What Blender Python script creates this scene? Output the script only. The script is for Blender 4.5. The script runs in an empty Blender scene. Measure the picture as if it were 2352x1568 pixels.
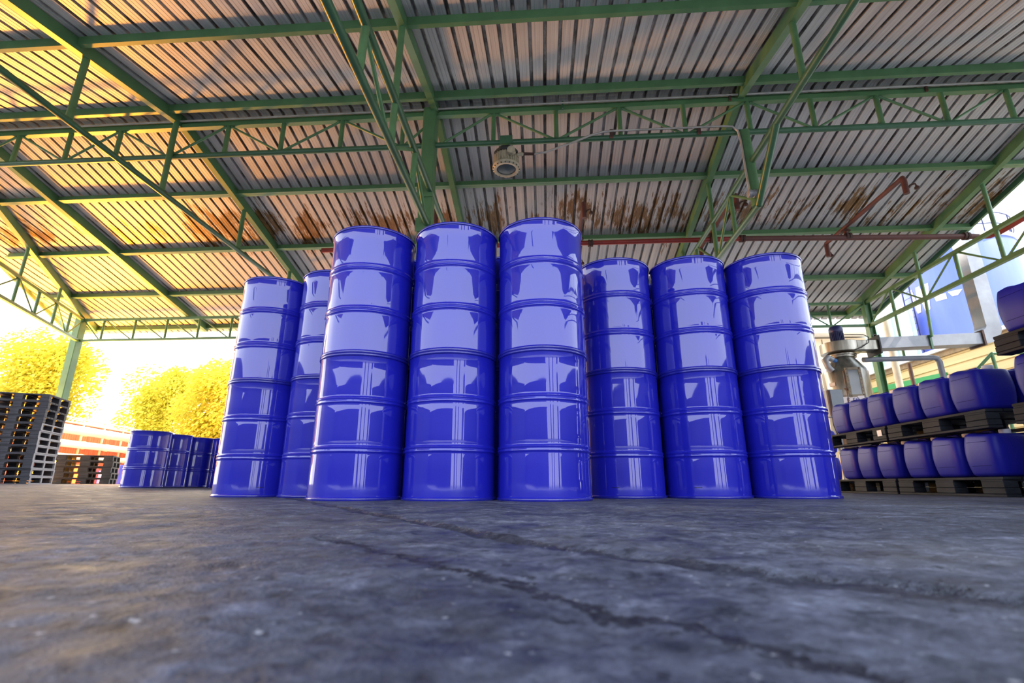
import bpy, math, random
from math import sin, cos, pi, radians, sqrt, atan2
from mathutils import Vector, Matrix, noise
random.seed(7)
SC = bpy.context.scene
COL = SC.collection

# ------------------------------------------------------------------ camera
cam_d = bpy.data.cameras.new('camera')
cam = bpy.data.objects.new('camera', cam_d)
COL.objects.link(cam)
cam.location = (0.0, 0.0, 0.0903)
cam.rotation_euler = (radians(90 + 16.114), 0, 0.065)
cam_d.sensor_width = 36.0
cam_d.lens = 1138.1 / 2352 * 36.0
cam_d.clip_start = 0.02
cam_d.clip_end = 400
cam_d.dof.use_dof = True
cam_d.dof.focus_distance = 2.8
cam_d.dof.aperture_fstop = 5.0
SC.camera = cam

# ------------------------------------------------------------------ view, world, lights
SC.view_settings.view_transform = 'Standard'
SC.view_settings.look = 'None'
SC.view_settings.gamma = 1.0
SC.view_settings.use_curve_mapping = False
SC.view_settings.exposure = 0.0
SC.cycles.max_bounces = 8
SC.cycles.diffuse_bounces = 5
SC.cycles.glossy_bounces = 4
SC.cycles.transmission_bounces = 4
SC.cycles.sample_clamp_indirect = 6.0
SC.cycles.use_denoising = True

SKY_STRENGTH = 4.2
GLOW_DIR = Vector((-0.66, 0.73, 0.17)).normalized()


def make_world():
    w = bpy.data.worlds.new('sky')
    SC.world = w
    w.use_nodes = True
    nt = w.node_tree
    nt.nodes.clear()
    out = nt.nodes.new('ShaderNodeOutputWorld')
    bg = nt.nodes.new('ShaderNodeBackground')
    tc = nt.nodes.new('ShaderNodeTexCoord')
    nrm = nt.nodes.new('ShaderNodeVectorMath'); nrm.operation = 'NORMALIZE'
    dot = nt.nodes.new('ShaderNodeVectorMath'); dot.operation = 'DOT_PRODUCT'
    dot.inputs[1].default_value = GLOW_DIR
    nt.links.new(tc.outputs['Generated'], nrm.inputs[0])
    nt.links.new(nrm.outputs[0], dot.inputs[0])
    rp = nt.nodes.new('ShaderNodeValToRGB')
    rp.color_ramp.elements[0].position = 0.55
    rp.color_ramp.elements[0].color = (0.0, 0.0, 0.0, 1)
    e = rp.color_ramp.elements.new(0.85); e.color = (0.16, 0.09, 0.03, 1)
    rp.color_ramp.elements[-1].position = 0.99
    rp.color_ramp.elements[-1].color = (1.6, 1.15, 0.6, 1)
    nt.links.new(dot.outputs['Value'], rp.inputs[0])
    sep = nt.nodes.new('ShaderNodeSeparateXYZ')
    nt.links.new(nrm.outputs[0], sep.inputs[0])
    sky = nt.nodes.new('ShaderNodeValToRGB')
    sky.color_ramp.elements[0].position = 0.0
    sky.color_ramp.elements[0].color = (0.95, 0.97, 1.0, 1)
    sky.color_ramp.elements[1].position = 0.8
    sky.color_ramp.elements[1].color = (0.62, 0.78, 1.0, 1)
    nt.links.new(sep.outputs['Z'], sky.inputs[0])
    add = nt.nodes.new('ShaderNodeMixRGB'); add.blend_type = 'ADD'; add.inputs[0].default_value = 1.0
    nt.links.new(sky.outputs[0], add.inputs[1])
    nt.links.new(rp.outputs[0], add.inputs[2])
    nt.links.new(add.outputs[0], bg.inputs['Color'])
    bg.inputs['Strength'].default_value = SKY_STRENGTH
    nt.links.new(bg.outputs[0], out.inputs[0])


make_world()


def add_light(name, kind, loc, energy, color, direction=None, **kw):
    d = bpy.data.lights.new(name, kind)
    d.energy = energy
    d.color = color
    for k, v in kw.items():
        setattr(d, k, v)
    o = bpy.data.objects.new(name, d)
    o.location = loc
    if direction is not None:
        o.rotation_euler = Vector(direction).to_track_quat('-Z', 'Y').to_euler()
    COL.objects.link(o)
    return o


add_light('sun', 'SUN', (20, -8, 25), 6.0, (1.0, 0.95, 0.86), direction=(-0.62, 0.22, -0.80), angle=radians(0.6))
add_light('added_warm_lamp', 'POINT', (-13.75, 12.55, 1.35), 10500.0, (1.0, 0.37, 0.025), shadow_soft_size=0.6)  # lamp added behind the tall pallets to throw orange on the left roof

# ------------------------------------------------------------------ material helpers
MATS = {}


def new_mat(name):
    m = bpy.data.materials.new(name)
    m.use_nodes = True
    MATS[name] = m
    return m, m.node_tree, m.node_tree.nodes['Principled BSDF']


def N(nt, t, **kw):
    n = nt.nodes.new(t)
    for k, v in kw.items():
        setattr(n, k, v)
    return n


def ramp(nt, src, stops):
    r = N(nt, 'ShaderNodeValToRGB')
    el = r.color_ramp.elements
    while len(el) < len(stops):
        el.new(0.5)
    for e, (p, c) in zip(el, stops):
        e.position = p
        e.color = c if len(c) == 4 else (*c, 1)
    nt.links.new(src, r.inputs[0])
    return r.outputs[0]


def mixc(nt, fac, a, b, mode='MIX'):
    m = N(nt, 'ShaderNodeMixRGB', blend_type=mode)
    if hasattr(fac, 'links') or hasattr(fac, 'is_linked'):
        nt.links.new(fac, m.inputs[0])
    else:
        m.inputs[0].default_value = fac
    for s, i in ((a, 1), (b, 2)):
        if isinstance(s, tuple):
            m.inputs[i].default_value = s if len(s) == 4 else (*s, 1)
        else:
            nt.links.new(s, m.inputs[i])
    return m.outputs[0]


def mth(nt, op, a, b=None, c=None, clamp=False):
    m = N(nt, 'ShaderNodeMath', operation=op, use_clamp=clamp)
    for s, i in ((a, 0), (b, 1), (c, 2)):
        if s is None:
            continue
        if isinstance(s, (int, float)):
            m.inputs[i].default_value = s
        else:
            nt.links.new(s, m.inputs[i])
    return m.outputs[0]


def noise_tex(nt, scale=5.0, detail=4.0, rough=0.55, stretch=(1, 1, 1), coord='Object', offset=(0, 0, 0), dist=0.0):
    tc = N(nt, 'ShaderNodeTexCoord')
    mp = N(nt, 'ShaderNodeMapping')
    mp.inputs['Scale'].default_value = stretch
    mp.inputs['Location'].default_value = offset
    nt.links.new(tc.outputs[coord], mp.inputs[0])
    n = N(nt, 'ShaderNodeTexNoise')
    n.inputs['Scale'].default_value = scale
    n.inputs['Detail'].default_value = detail
    n.inputs['Roughness'].default_value = rough
    n.inputs['Distortion'].default_value = dist
    nt.links.new(mp.outputs[0], n.inputs['Vector'])
    return n.outputs['Fac']


def bump(nt, height, strength=0.3, dist=0.01, into=None):
    b = N(nt, 'ShaderNodeBump')
    b.inputs['Strength'].default_value = strength
    b.inputs['Distance'].default_value = dist
    nt.links.new(height, b.inputs['Height'])
    if into is not None:
        nt.links.new(b.outputs[0], into)
    return b.outputs[0]


def simple(name, col, rough=0.5, metal=0.0, vary=0.12, scale=6.0, stretch=(1, 1, 1), coat=0.0, spec=0.5, bumps=0.0):
    m, nt, p = new_mat(name)
    n = noise_tex(nt, scale, 4, 0.6, stretch)
    lo = tuple(max(0, c * (1 - vary)) for c in col)
    hi = tuple(min(1, c * (1 + vary)) for c in col)
    nt.links.new(ramp(nt, n, [(0.3, lo), (0.7, hi)]), p.inputs['Base Color'])
    p.inputs['Roughness'].default_value = rough
    p.inputs['Metallic'].default_value = metal
    p.inputs['Coat Weight'].default_value = coat
    p.inputs['Coat Roughness'].default_value = 0.05
    p.inputs['Specular IOR Level'].default_value = spec
    if bumps:
        bump(nt, noise_tex(nt, scale * 8, 3, 0.6, stretch), bumps, 0.003, p.inputs['Normal'])
    return m


def mat_drum(name, col):
    m, nt, p = new_mat(name)
    n = noise_tex(nt, 3.0, 2, 0.5)
    nt.links.new(ramp(nt, n, [(0.35, tuple(c * 0.93 for c in col)), (0.65, col)]), p.inputs['Base Color'])
    p.inputs['Roughness'].default_value = 0.4
    p.inputs['Specular IOR Level'].default_value = 0.15
    p.inputs['Coat Weight'].default_value = 1.0
    p.inputs['Coat Roughness'].default_value = 0.035
    p.inputs['Coat IOR'].default_value = 1.62
    # sheet steel is never perfectly round: long upright ripples
    tc = N(nt, 'ShaderNodeTexCoord')
    oi = N(nt, 'ShaderNodeObjectInfo')
    mp = N(nt, 'ShaderNodeMapping')
    mp.inputs['Scale'].default_value = (10, 10, 0.35)
    nt.links.new(tc.outputs['Object'], mp.inputs[0])
    va = N(nt, 'ShaderNodeVectorMath', operation='ADD')
    nt.links.new(mp.outputs[0], va.inputs[0])
    sc = N(nt, 'ShaderNodeVectorMath', operation='SCALE')
    sc.inputs[0].default_value = (37, 11, 23)
    nt.links.new(oi.outputs['Random'], sc.inputs['Scale'])
    nt.links.new(sc.outputs[0], va.inputs[1])
    nz = N(nt, 'ShaderNodeTexNoise')
    nz.inputs['Scale'].default_value = 1.0
    nz.inputs['Detail'].default_value = 1.5
    nt.links.new(va.outputs[0], nz.inputs['Vector'])
    b = bump(nt, nz.outputs['Fac'], 0.35, 0.012)
    nt.links.new(b, p.inputs['Normal'])
    nt.links.new(b, p.inputs['Coat Normal'])
    return m


mat_drum('drum_blue', (0.0125, 0.0145, 0.43))
simple('drum_rim', (0.012, 0.014, 0.30), 0.25, 0.0, 0.05, coat=0.6)
simple('stencil_ink', (0.004, 0.004, 0.03), 0.5, 0, 0.05)


def mat_green(name, col, rough=0.42):
    m, nt, p = new_mat(name)
    n1 = noise_tex(nt, 2.5, 6, 0.65)
    n2 = noise_tex(nt, 30, 4, 0.7)
    base = ramp(nt, n1, [(0.3, tuple(c * 0.75 for c in col)), (0.6, col), (0.8, tuple(min(1, c * 1.25) for c in col))])
    chips = ramp(nt, n2, [(0.66, (0, 0, 0)), (0.72, (1, 1, 1))])
    c = mixc(nt, mth(nt, 'MULTIPLY', chips, 0.35), base, (0.06, 0.05, 0.03))
    nt.links.new(c, p.inputs['Base Color'])
    p.inputs['Roughness'].default_value = rough
    bump(nt, n2, 0.08, 0.004, p.inputs['Normal'])
    return m


mat_green('green_steel', (0.100, 0.225, 0.095))
mat_green('green_pipe', (0.055, 0.150, 0.075), 0.32)
mat_green('red_oxide', (0.125, 0.042, 0.034), 0.6)
mat_green('red_paint', (0.30, 0.030, 0.022), 0.5)
mat_green('rusty_iron', (0.07, 0.03, 0.022), 0.7)


def mat_roof():
    m, nt, p = new_mat('corrugated_sheet')
    tc = N(nt, 'ShaderNodeTexCoord')
    sp = N(nt, 'ShaderNodeSeparateXYZ')
    nt.links.new(tc.outputs['Object'], sp.inputs[0])
    X, Y = sp.outputs['X'], sp.outputs['Y']
    streak = noise_tex(nt, 1.0, 5, 0.7, (38, 0.5, 1))
    broad = noise_tex(nt, 0.55, 3, 0.6, (1.0, 1.6, 1))
    metal = ramp(nt, streak, [(0.28, (0.29, 0.29, 0.31)), (0.5, (0.45, 0.45, 0.46)), (0.72, (0.60, 0.595, 0.57))])
    metal = mixc(nt, 0.55, metal, ramp(nt, broad, [(0.35, (0.36, 0.36, 0.40)), (0.65, (0.62, 0.60, 0.56))]), 'MULTIPLY')
    metal = mixc(nt, 0.33, metal, (0.50, 0.50, 0.48), 'ADD')
    # rust: blotches that run along the sheets, heaviest between the two middle purlins of the far slope
    fine = noise_tex(nt, 1.0, 7, 0.75, (22, 2.2, 1), dist=0.3)
    blot = noise_tex(nt, 1.0, 3, 0.6, (1.9, 0.8, 1), offset=(3.1, 0.4, 0))
    band = mth(nt, 'SUBTRACT', 1.0, mth(nt, 'ABSOLUTE', mth(nt, 'MULTIPLY', mth(nt, 'SUBTRACT', Y, 9.35), 0.62)), clamp=True)
    k = mth(nt, 'ADD', mth(nt, 'MULTIPLY', fine, 0.75), mth(nt, 'MULTIPLY', blot, 0.65))
    k = mth(nt, 'ADD', k, mth(nt, 'MULTIPLY', band, 0.29))
    kk = mth(nt, 'MULTIPLY', k, 0.9)
    rust = ramp(nt, kk, [(0.855, (0, 0, 0)), (0.90, (1, 1, 1))])
    rcol = ramp(nt, noise_tex(nt, 1.0, 5, 0.7, (40, 6, 1)), [(0.3, (0.085, 0.040, 0.012)), (0.6, (0.23, 0.12, 0.035)), (0.8, (0.38, 0.26, 0.12))])
    # recess shade painted dark brown in the ribs, patchy with rust at the edges
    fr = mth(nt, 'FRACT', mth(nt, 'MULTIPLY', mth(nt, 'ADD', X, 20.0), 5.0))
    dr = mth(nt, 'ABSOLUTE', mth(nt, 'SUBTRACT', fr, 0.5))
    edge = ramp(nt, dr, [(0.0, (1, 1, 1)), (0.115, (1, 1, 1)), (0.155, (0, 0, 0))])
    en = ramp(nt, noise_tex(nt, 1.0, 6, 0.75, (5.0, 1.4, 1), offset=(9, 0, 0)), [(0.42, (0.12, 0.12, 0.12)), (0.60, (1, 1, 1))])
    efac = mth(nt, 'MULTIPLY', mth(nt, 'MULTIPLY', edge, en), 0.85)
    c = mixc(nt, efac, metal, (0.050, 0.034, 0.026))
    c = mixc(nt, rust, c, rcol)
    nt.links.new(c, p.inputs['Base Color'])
    p.inputs['Metallic'].default_value = 0.15
    p.inputs['Roughness'].default_value = 0.5
    return m


mat_roof()


def mat_floor():
    m, nt, p = new_mat('concrete_floor')
    tc = N(nt, 'ShaderNodeTexCoord')
    sp = N(nt, 'ShaderNodeSeparateXYZ')
    nt.links.new(tc.outputs['Object'], sp.inputs[0])
    X, Y = sp.outputs['X'], sp.outputs['Y']
    big = noise_tex(nt, 0.9, 6, 0.62, (1, 1.4, 1))
    mid = noise_tex(nt, 7.0, 7, 0.68)
    fine = noise_tex(nt, 60, 5, 0.7)
    grit = noise_tex(nt, 260, 2, 0.6)
    base = ramp(nt, big, [(0.32, (0.050, 0.054, 0.078)), (0.5, (0.095, 0.101, 0.138)), (0.68, (0.165, 0.174, 0.22))])
    c = mixc(nt, 0.75, base, ramp(nt, mid, [(0.33, (0.22, 0.22, 0.23)), (0.5, (0.85, 0.85, 0.85)), (0.66, (1.5, 1.5, 1.5))]), 'MULTIPLY')
    c = mixc(nt, 0.5, c, ramp(nt, fine, [(0.36, (0.3, 0.3, 0.3)), (0.64, (1.6, 1.6, 1.6))]), 'MULTIPLY')
    blot = noise_tex(nt, 19, 6, 0.72, offset=(5, 3, 0))
    c = mixc(nt, 0.8, c, ramp(nt, blot, [(0.34, (0.20, 0.20, 0.21)), (0.46, (0.85, 0.85, 0.85)), (0.56, (1.05, 1.05, 1.05)), (0.68, (2.1, 2.1, 2.1))]), 'MULTIPLY')
    # brownish wear
    wear = ramp(nt, noise_tex(nt, 1.6, 5, 0.65, offset=(4, 2, 0)), [(0.5, (0, 0, 0)), (0.7, (1, 1, 1))])
    c = mixc(nt, mth(nt, 'MULTIPLY', wear, 0.35), c, (0.16, 0.14, 0.115))
    # dark oily stains
    st = ramp(nt, noise_tex(nt, 3.4, 6, 0.7, offset=(1.3, 7.7, 0)), [(0.56, (0, 0, 0)), (0.66, (1, 1, 1))])
    c = mixc(nt, mth(nt, 'MULTIPLY', st, 0.8), c, (0.028, 0.028, 0.032))
    # small pits and pale specks, glints of the relief painted in
    pit = ramp(nt, noise_tex(nt, 30, 3, 0.6, offset=(8, 1, 0)), [(0.645, (0, 0, 0)), (0.675, (1, 1, 1))])
    c = mixc(nt, mth(nt, 'MULTIPLY', pit, 0.75), c, (0.016, 0.016, 0.02))
    spk = ramp(nt, noise_tex(nt, 75, 2, 0.5, offset=(2, 9, 0)), [(0.70, (0, 0, 0)), (0.74, (1, 1, 1))])
    c = mixc(nt, mth(nt, 'MULTIPLY', spk, 0.6), c, (0.42, 0.42, 0.46))
    # broken construction joint and a crack (distance to two wandering lines)
    wob1 = mth(nt, 'MULTIPLY', mth(nt, 'SUBTRACT', noise_tex(nt, 6, 6, 0.75), 0.5), 0.11)
    kink = mth(nt, 'MULTIPLY', mth(nt, 'MAXIMUM', mth(nt, 'SUBTRACT', X, 0.056), 0.0), 0.33)
    d1 = mth(nt, 'ADD', mth(nt, 'MULTIPLY', X, 0.833), mth(nt, 'MULTIPLY', Y, 0.553))
    d1 = mth(nt, 'SUBTRACT', mth(nt, 'SUBTRACT', d1, 0.456), kink)
    d1 = mth(nt, 'ABSOLUTE', mth(nt, 'ADD', d1, wob1))
    j = ramp(nt, mth(nt, 'MULTIPLY', d1, 20.0), [(0.0, (1, 1, 1)), (0.40, (0.9, 0.9, 0.9)), (0.60, (0, 0, 0))])
    wob2 = mth(nt, 'MULTIPLY', mth(nt, 'SUBTRACT', noise_tex(nt, 8, 7, 0.78, offset=(2, 5, 0)), 0.5), 0.17)
    d2 = mth(nt, 'ADD', mth(nt, 'MULTIPLY', X, 0.753), mth(nt, 'MULTIPLY', Y, 0.658))
    d2 = mth(nt, 'ABSOLUTE', mth(nt, 'ADD', mth(nt, 'SUBTRACT', d2, 0.305), wob2))
    cr = ramp(nt, mth(nt, 'MULTIPLY', d2, 40.0), [(0.0, (1, 1, 1)), (0.22, (0.95, 0.95, 0.95)), (0.42, (0, 0, 0))])
    lim = ramp(nt, Y, [(0.86, (1, 1, 1)), (0.98, (0, 0, 0))])
    cr = mth(nt, 'MULTIPLY', cr, lim)
    gap = mth(nt, 'MAXIMUM', mth(nt, 'MULTIPLY', j, 0.85), cr)
    jcol = ramp(nt, noise_tex(nt, 45, 4, 0.7), [(0.45, (0.012, 0.012, 0.02)), (0.64, (0.035, 0.035, 0.05)), (0.72, (0.35, 0.35, 0.4))])  # dark joint filling with pale glints painted in
    c = mixc(nt, gap, c, jcol)
    nt.links.new(c, p.inputs['Base Color'])
    rr = ramp(nt, mid, [(0.35, (0.36, 0.36, 0.36)), (0.65, (0.75, 0.75, 0.75))])
    nt.links.new(rr, p.inputs['Roughness'])
    p.inputs['Specular IOR Level'].default_value = 0.22
    h = mth(nt, 'ADD', mth(nt, 'MULTIPLY', blot, 0.8), mth(nt, 'MULTIPLY', fine, 0.32))
    h = mth(nt, 'ADD', h, mth(nt, 'MULTIPLY', grit, 0.10))
    h = mth(nt, 'SUBTRACT', h, mth(nt, 'MULTIPLY', gap, 0.55))
    bump(nt, h, 1.0, 0.012, p.inputs['Normal'])
    return m


mat_floor()
simple('yard_concrete', (0.42, 0.41, 0.40), 0.8, 0, 0.15, 0.6, bumps=0.2)
simple('jerrycan_blue', (0.011, 0.012, 0.27), 0.40, 0, 0.06, 4, spec=0.16)
simple('jerrycan_line', (0.006, 0.007, 0.13), 0.6, 0, 0.05, spec=0.05)
simple('white_plastic', (0.70, 0.71, 0.78), 0.4, 0, 0.06)
simple('pallet_grey', (0.060, 0.062, 0.075), 0.6, 0, 0.35, 5, (1, 1, 3), bumps=0.15, spec=0.3)
simple('pallet_dark', (0.018, 0.0195, 0.027), 0.6, 0, 0.5, 5, (1, 1, 3), bumps=0.15, spec=0.12)
simple('pallet_lit_end', (0.30, 0.31, 0.34), 0.6, 0, 0.2, 5)  # brightness of the lit end faces put into the colour
simple('pallet_olive', (0.045, 0.045, 0.042), 0.65, 0, 0.3, 5)
simple('stainless', (0.27, 0.255, 0.22), 0.3, 0.85, 0.5, 1.6, (6, 6, 0.7))
simple('galvanised', (0.30, 0.305, 0.33), 0.45, 0.3, 0.16, 3)
simple('duct_shade', (0.34, 0.32, 0.28), 0.45, 0.5, 0.3, 3)
simple('motor_blue', (0.012, 0.018, 0.11), 0.4, 0, 0.1)
simple('black_rubber', (0.012, 0.012, 0.012), 0.6, 0, 0.2)
simple('dark_glass', (0.10, 0.11, 0.13), 0.08, 0, 0.15, 2, coat=0.5)
simple('flange_brass', (0.19, 0.155, 0.11), 0.5, 0.4, 0.25, 9)
simple('box_grey', (0.22, 0.24, 0.27), 0.5, 0.2, 0.1)
simple('blue_fitting', (0.05, 0.16, 0.42), 0.4, 0, 0.1)
simple('sign_white', (0.78, 0.78, 0.82), 0.5, 0, 0.04)
simple('sign_blue', (0.02, 0.03, 0.30), 0.5, 0, 0.04)
simple('lamp_cream', (0.46, 0.42, 0.30), 0.45, 0, 0.2, 14)
simple('lamp_cap', (0.035, 0.04, 0.04), 0.5, 0, 0.2)
simple('lamp_glass', (0.035, 0.065, 0.095), 0.4, 0, 0.25, 9, spec=0.2)
simple('conduit_grey', (0.45, 0.42, 0.38), 0.45, 0.2, 0.25, 4)
simple('tank_blue', (0.10, 0.145, 0.56), 0.4, 0, 0.12, 0.7, (3, 3, 0.5))
simple('pvc_grey', (0.17, 0.18, 0.215), 0.4, 0, 0.1)
simple('pvc_cream', (0.62, 0.55, 0.40), 0.5, 0, 0.1)
simple('brown_pipe', (0.14, 0.09, 0.07), 0.5, 0, 0.15)
simple('beige_cladding', (0.52, 0.42, 0.20), 0.6, 0, 0.14, 0.8, (1, 0.3, 8))
simple('beige_panel', (0.62, 0.50, 0.36), 0.7, 0, 0.1, 0.5)
simple('white_trim', (0.80, 0.79, 0.76), 0.5, 0, 0.05)
simple('gutter_brown', (0.20, 0.15, 0.08), 0.6, 0, 0.3, 7)
simple('bright_green', (0.03, 0.27, 0.08), 0.45, 0, 0.1)
simple('pale_teal', (0.40, 0.66, 0.58), 0.5, 0, 0.08)
simple('pipe_glow_tint', (0.74, 0.60, 0.40), 0.5, 0, 0.12, 1.5)  # warm glow tint painted into the pipe colour
simple('wall_glow_tint', (0.50, 0.13, 0.05), 0.7, 0, 0.3, 1.2, (6, 6, 1))  # orange glow tint painted into the wall colour
simple('bark', (0.09, 0.055, 0.03), 0.9, 0, 0.3, 9)
simple('occluder_dark', (0.05, 0.055, 0.07), 0.8, 0, 0.15, 0.7)  # only for the dark blocks added out of view
simple('crate_red', (0.40, 0.04, 0.04), 0.5, 0, 0.1)
simple('sack_white', (0.72, 0.70, 0.68), 0.7, 0, 0.12, 7)
simple('box_blue', (0.05, 0.06, 0.50), 0.5, 0, 0.08)
simple('cardboard', (0.42, 0.31, 0.14), 0.8, 0, 0.2)


def mat_leaf(name, a, b):
    m, nt, p = new_mat(name)
    oi = N(nt, 'ShaderNodeTexCoord')
    n = noise_tex(nt, 1.3, 4, 0.6)
    n2 = noise_tex(nt, 14, 2, 0.6)
    nt.links.new(mixc(nt, 0.5, ramp(nt, n, [(0.35, a), (0.65, b)]), ramp(nt, n2, [(0.3, a), (0.7, b)])), p.inputs['Base Color'])
    p.inputs['Roughness'].default_value = 0.55
    tr = N(nt, 'ShaderNodeBsdfTranslucent')
    tr.inputs['Color'].default_value = (*b, 1)
    mx = N(nt, 'ShaderNodeMixShader')
    mx.inputs[0].default_value = 0.45
    out = nt.nodes['Material Output']
    nt.links.new(p.outputs[0], mx.inputs[1])
    nt.links.new(tr.outputs[0], mx.inputs[2])
    nt.links.new(mx.outputs[0], out.inputs[0])
    return m


mat_leaf('leaf_gold', (0.32, 0.17, 0.008), (0.74, 0.58, 0.04))
mat_leaf('leaf_lime', (0.40, 0.31, 0.016), (0.80, 0.74, 0.08))


# ------------------------------------------------------------------ mesh builder
class MB:
    def __init__(s):
        s.v = []; s.f = []

    def add(s, vs, fs):
        o = len(s.v)
        s.v += [tuple(v) for v in vs]
        s.f += [tuple(i + o for i in f) for f in fs]
        return s

    def box(s, c, d, rz=0.0, M=None):
        x, y, z = d[0] / 2, d[1] / 2, d[2] / 2
        vs = [Vector((sx * x, sy * y, sz * z)) for sz in (-1, 1) for sy in (-1, 1) for sx in (-1, 1)]
        R = M if M is not None else Matrix.Rotation(rz, 3, 'Z')
        vs = [R @ v + Vector(c) for v in vs]
        return s.add(vs, [(0, 2, 3, 1), (4, 5, 7, 6), (0, 1, 5, 4), (2, 6, 7, 3), (0, 4, 6, 2), (1, 3, 7, 5)])

    def bbox(s, c, d, b=0.006, rz=0.0):
        """box with chamfered upright and level edges"""
        x, y, z = d[0] / 2, d[1] / 2, d[2] / 2
        b = min(b, x * 0.45, y * 0.45, z * 0.45)
        rings = []
        for zz, i in ((-z, b), (-z + b, 0), (z - b, 0), (z, b)):
            X, Y = x - i, y - i
            rings.append([(X - b, -Y, zz), (X, -Y + b, zz), (X, Y - b, zz), (X - b, Y, zz), (-X + b, Y, zz), (-X, Y - b, zz), (-X, -Y + b, zz), (-X + b, -Y, zz)])
        R = Matrix.Rotation(rz, 3, 'Z')
        vs = [R @ Vector(v) + Vector(c) for r in rings for v in r]
        fs = [tuple(range(7, -1, -1)), tuple(range(24, 32))]
        for k in range(3):
            for i in range(8):
                j = (i + 1) % 8
                fs.append((k * 8 + i, k * 8 + j, k * 8 + 8 + j, k * 8 + 8 + i))
        return s.add(vs, fs)

    def bar(s, p, q, w, h, up=(0, 0, 1)):
        """rectangular bar from p to q; w across, h along up"""
        p, q = Vector(p), Vector(q)
        d = (q - p).normalized()
        u = Vector(up)
        side = d.cross(u)
        if side.length < 1e-4:
            side = d.cross(Vector((1, 0, 0)))
        side.normalize()
        u = side.cross(d).normalized()
        vs = []
        for e in (p, q):
            for a, b in ((-1, -1), (1, -1), (1, 1), (-1, 1)):
                vs.append(e + side * (a * w / 2) + u * (b * h / 2))
        return s.add(vs, [(3, 2, 1, 0), (4, 5, 6, 7), (0, 1, 5, 4), (1, 2, 6, 5), (2, 3, 7, 6), (3, 0, 4, 7)])

    def tube(s, pts, r, n=12, caps=True):
        pts = [Vector(p) for p in pts]
        rs = r if isinstance(r, (list, tuple)) else [r] * len(pts)
        vs, fs = [], []
        ref = None
        for i, p in enumerate(pts):
            a = pts[max(0, i - 1)]; b = pts[min(len(pts) - 1, i + 1)]
            d = (b - a).normalized()
            if ref is None:
                ref = Vector((0, 0, 1)) if abs(d.z) < 0.9 else Vector((1, 0, 0))
            u = (ref - d * ref.dot(d))
            if u.length < 1e-5:
                u = d.orthogonal()
            u.normalize(); ref = u
            w = d.cross(u)
            for k in range(n):
                t = 2 * pi * k / n
                vs.append(p + (u * cos(t) + w * sin(t)) * rs[i])
        for i in range(len(pts) - 1):
            for k in range(n):
                k2 = (k + 1) % n
                fs.append((i * n + k, i * n + k2, i * n + n + k2, i * n + n + k))
        if caps:
            fs.append(tuple(range(n - 1, -1, -1)))
            m = (len(pts) - 1) * n
            fs.append(tuple(range(m, m + n)))
        return s.add(vs, fs)

    def lathe(s, prof, n=32, c=(0, 0, 0), M=None):
        vs, fs = [], []
        for (r, z) in prof:
            for k in range(n):
                t = 2 * pi * k / n
                v = Vector((r * cos(t), r * sin(t), z))
                if M is not None:
                    v = M @ v
                vs.append(v + Vector(c))
        for i in range(len(prof) - 1):
            for k in range(n):
                k2 = (k + 1) % n
                fs.append((i * n + k, i * n + k2, i * n + n + k2, i * n + n + k))
        if prof[0][0] > 1e-6:
            fs.append(tuple(range(n - 1, -1, -1)))
        if prof[-1][0] > 1e-6:
            m = (len(prof) - 1) * n
            fs.append(tuple(range(m, m + n)))
        return s.add(vs, fs)

    def mesh(s, name, mat, origin=(0, 0, 0), smooth=None):
        me = bpy.data.meshes.new(name)
        o = Vector(origin)
        me.from_pydata([tuple(Vector(v) - o) for v in s.v], [], s.f)
        me.update()
        if mat:
            me.materials.append(MATS[mat])
        if smooth is not None:
            me.polygons.foreach_set('use_smooth', [True] * len(me.polygons))
            if smooth < 180:
                me.set_sharp_from_angle(angle=radians(smooth))
        return me

    def build(s, name, mat, parent=None, origin=None, smooth=None, loc=None):
        if origin is None:
            origin = parent.location if (parent is not None and parent.get('_w')) else (0, 0, 0)
        me = s.mesh(name, mat, origin, smooth)
        o = bpy.data.objects.new(name, me)
        if parent is not None:
            o.parent = parent
        elif tuple(origin) != (0, 0, 0):
            o.location = origin
        if loc is not None:
            o.location = loc
        COL.objects.link(o)
        return o


def thing(name, label, cat, loc=(0, 0, 0), rz=0.0, group=None, world=False):
    o = bpy.data.objects.new(name, None)
    o.empty_display_size = 0.1
    o.location = loc
    o.rotation_euler = (0, 0, rz)
    o['label'] = label
    o['category'] = cat
    if group:
        o['group'] = group
    if world:
        o['_w'] = 1
    COL.objects.link(o)
    return o


def tag(o, label, cat, group=None, kind=None):
    o['label'] = label
    o['category'] = cat
    if group:
        o['group'] = group
    if kind:
        o['kind'] = kind
    return o


def struct(o):
    o['kind'] = 'structure'
    return o


def dup(root, loc, rz, label, group=None):
    r = root.copy()
    r.location = loc
    r.rotation_euler = (0, 0, rz)
    r['label'] = label
    if group:
        r['group'] = group
    COL.objects.link(r)
    for ch in list(root.children):
        c = ch.copy()
        COL.objects.link(c)
        c.parent = r
        for g in list(ch.children):
            d = g.copy()
            COL.objects.link(d)
            d.parent = c
    return r


def sstep(a, b, x):
    t = max(0.0, min(1.0, (x - a) / (b - a)))
    return t * t * (3 - 2 * t)


def gz(x, y):
    """floor falls away to the drain in the middle: it rises a few centimetres towards the left yard"""
    return 0.10 * sstep(-3.6, -9.5, x)


# ------------------------------------------------------------------ setting: floor, yard, roof sheet
def grid(name, mat, xs, ys, zf):
    vs = [(x, y, zf(x, y)) for y in ys for x in xs]
    nx = len(xs)
    fs = [(j * nx + i, j * nx + i + 1, j * nx + nx + i + 1, j * nx + nx + i) for j in range(len(ys) - 1) for i in range(nx - 1)]
    return MB().add(vs, fs).build(name, mat, smooth=180)


def frange(a, b, n):
    return [a + (b - a) * i / n for i in range(n + 1)]


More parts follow.
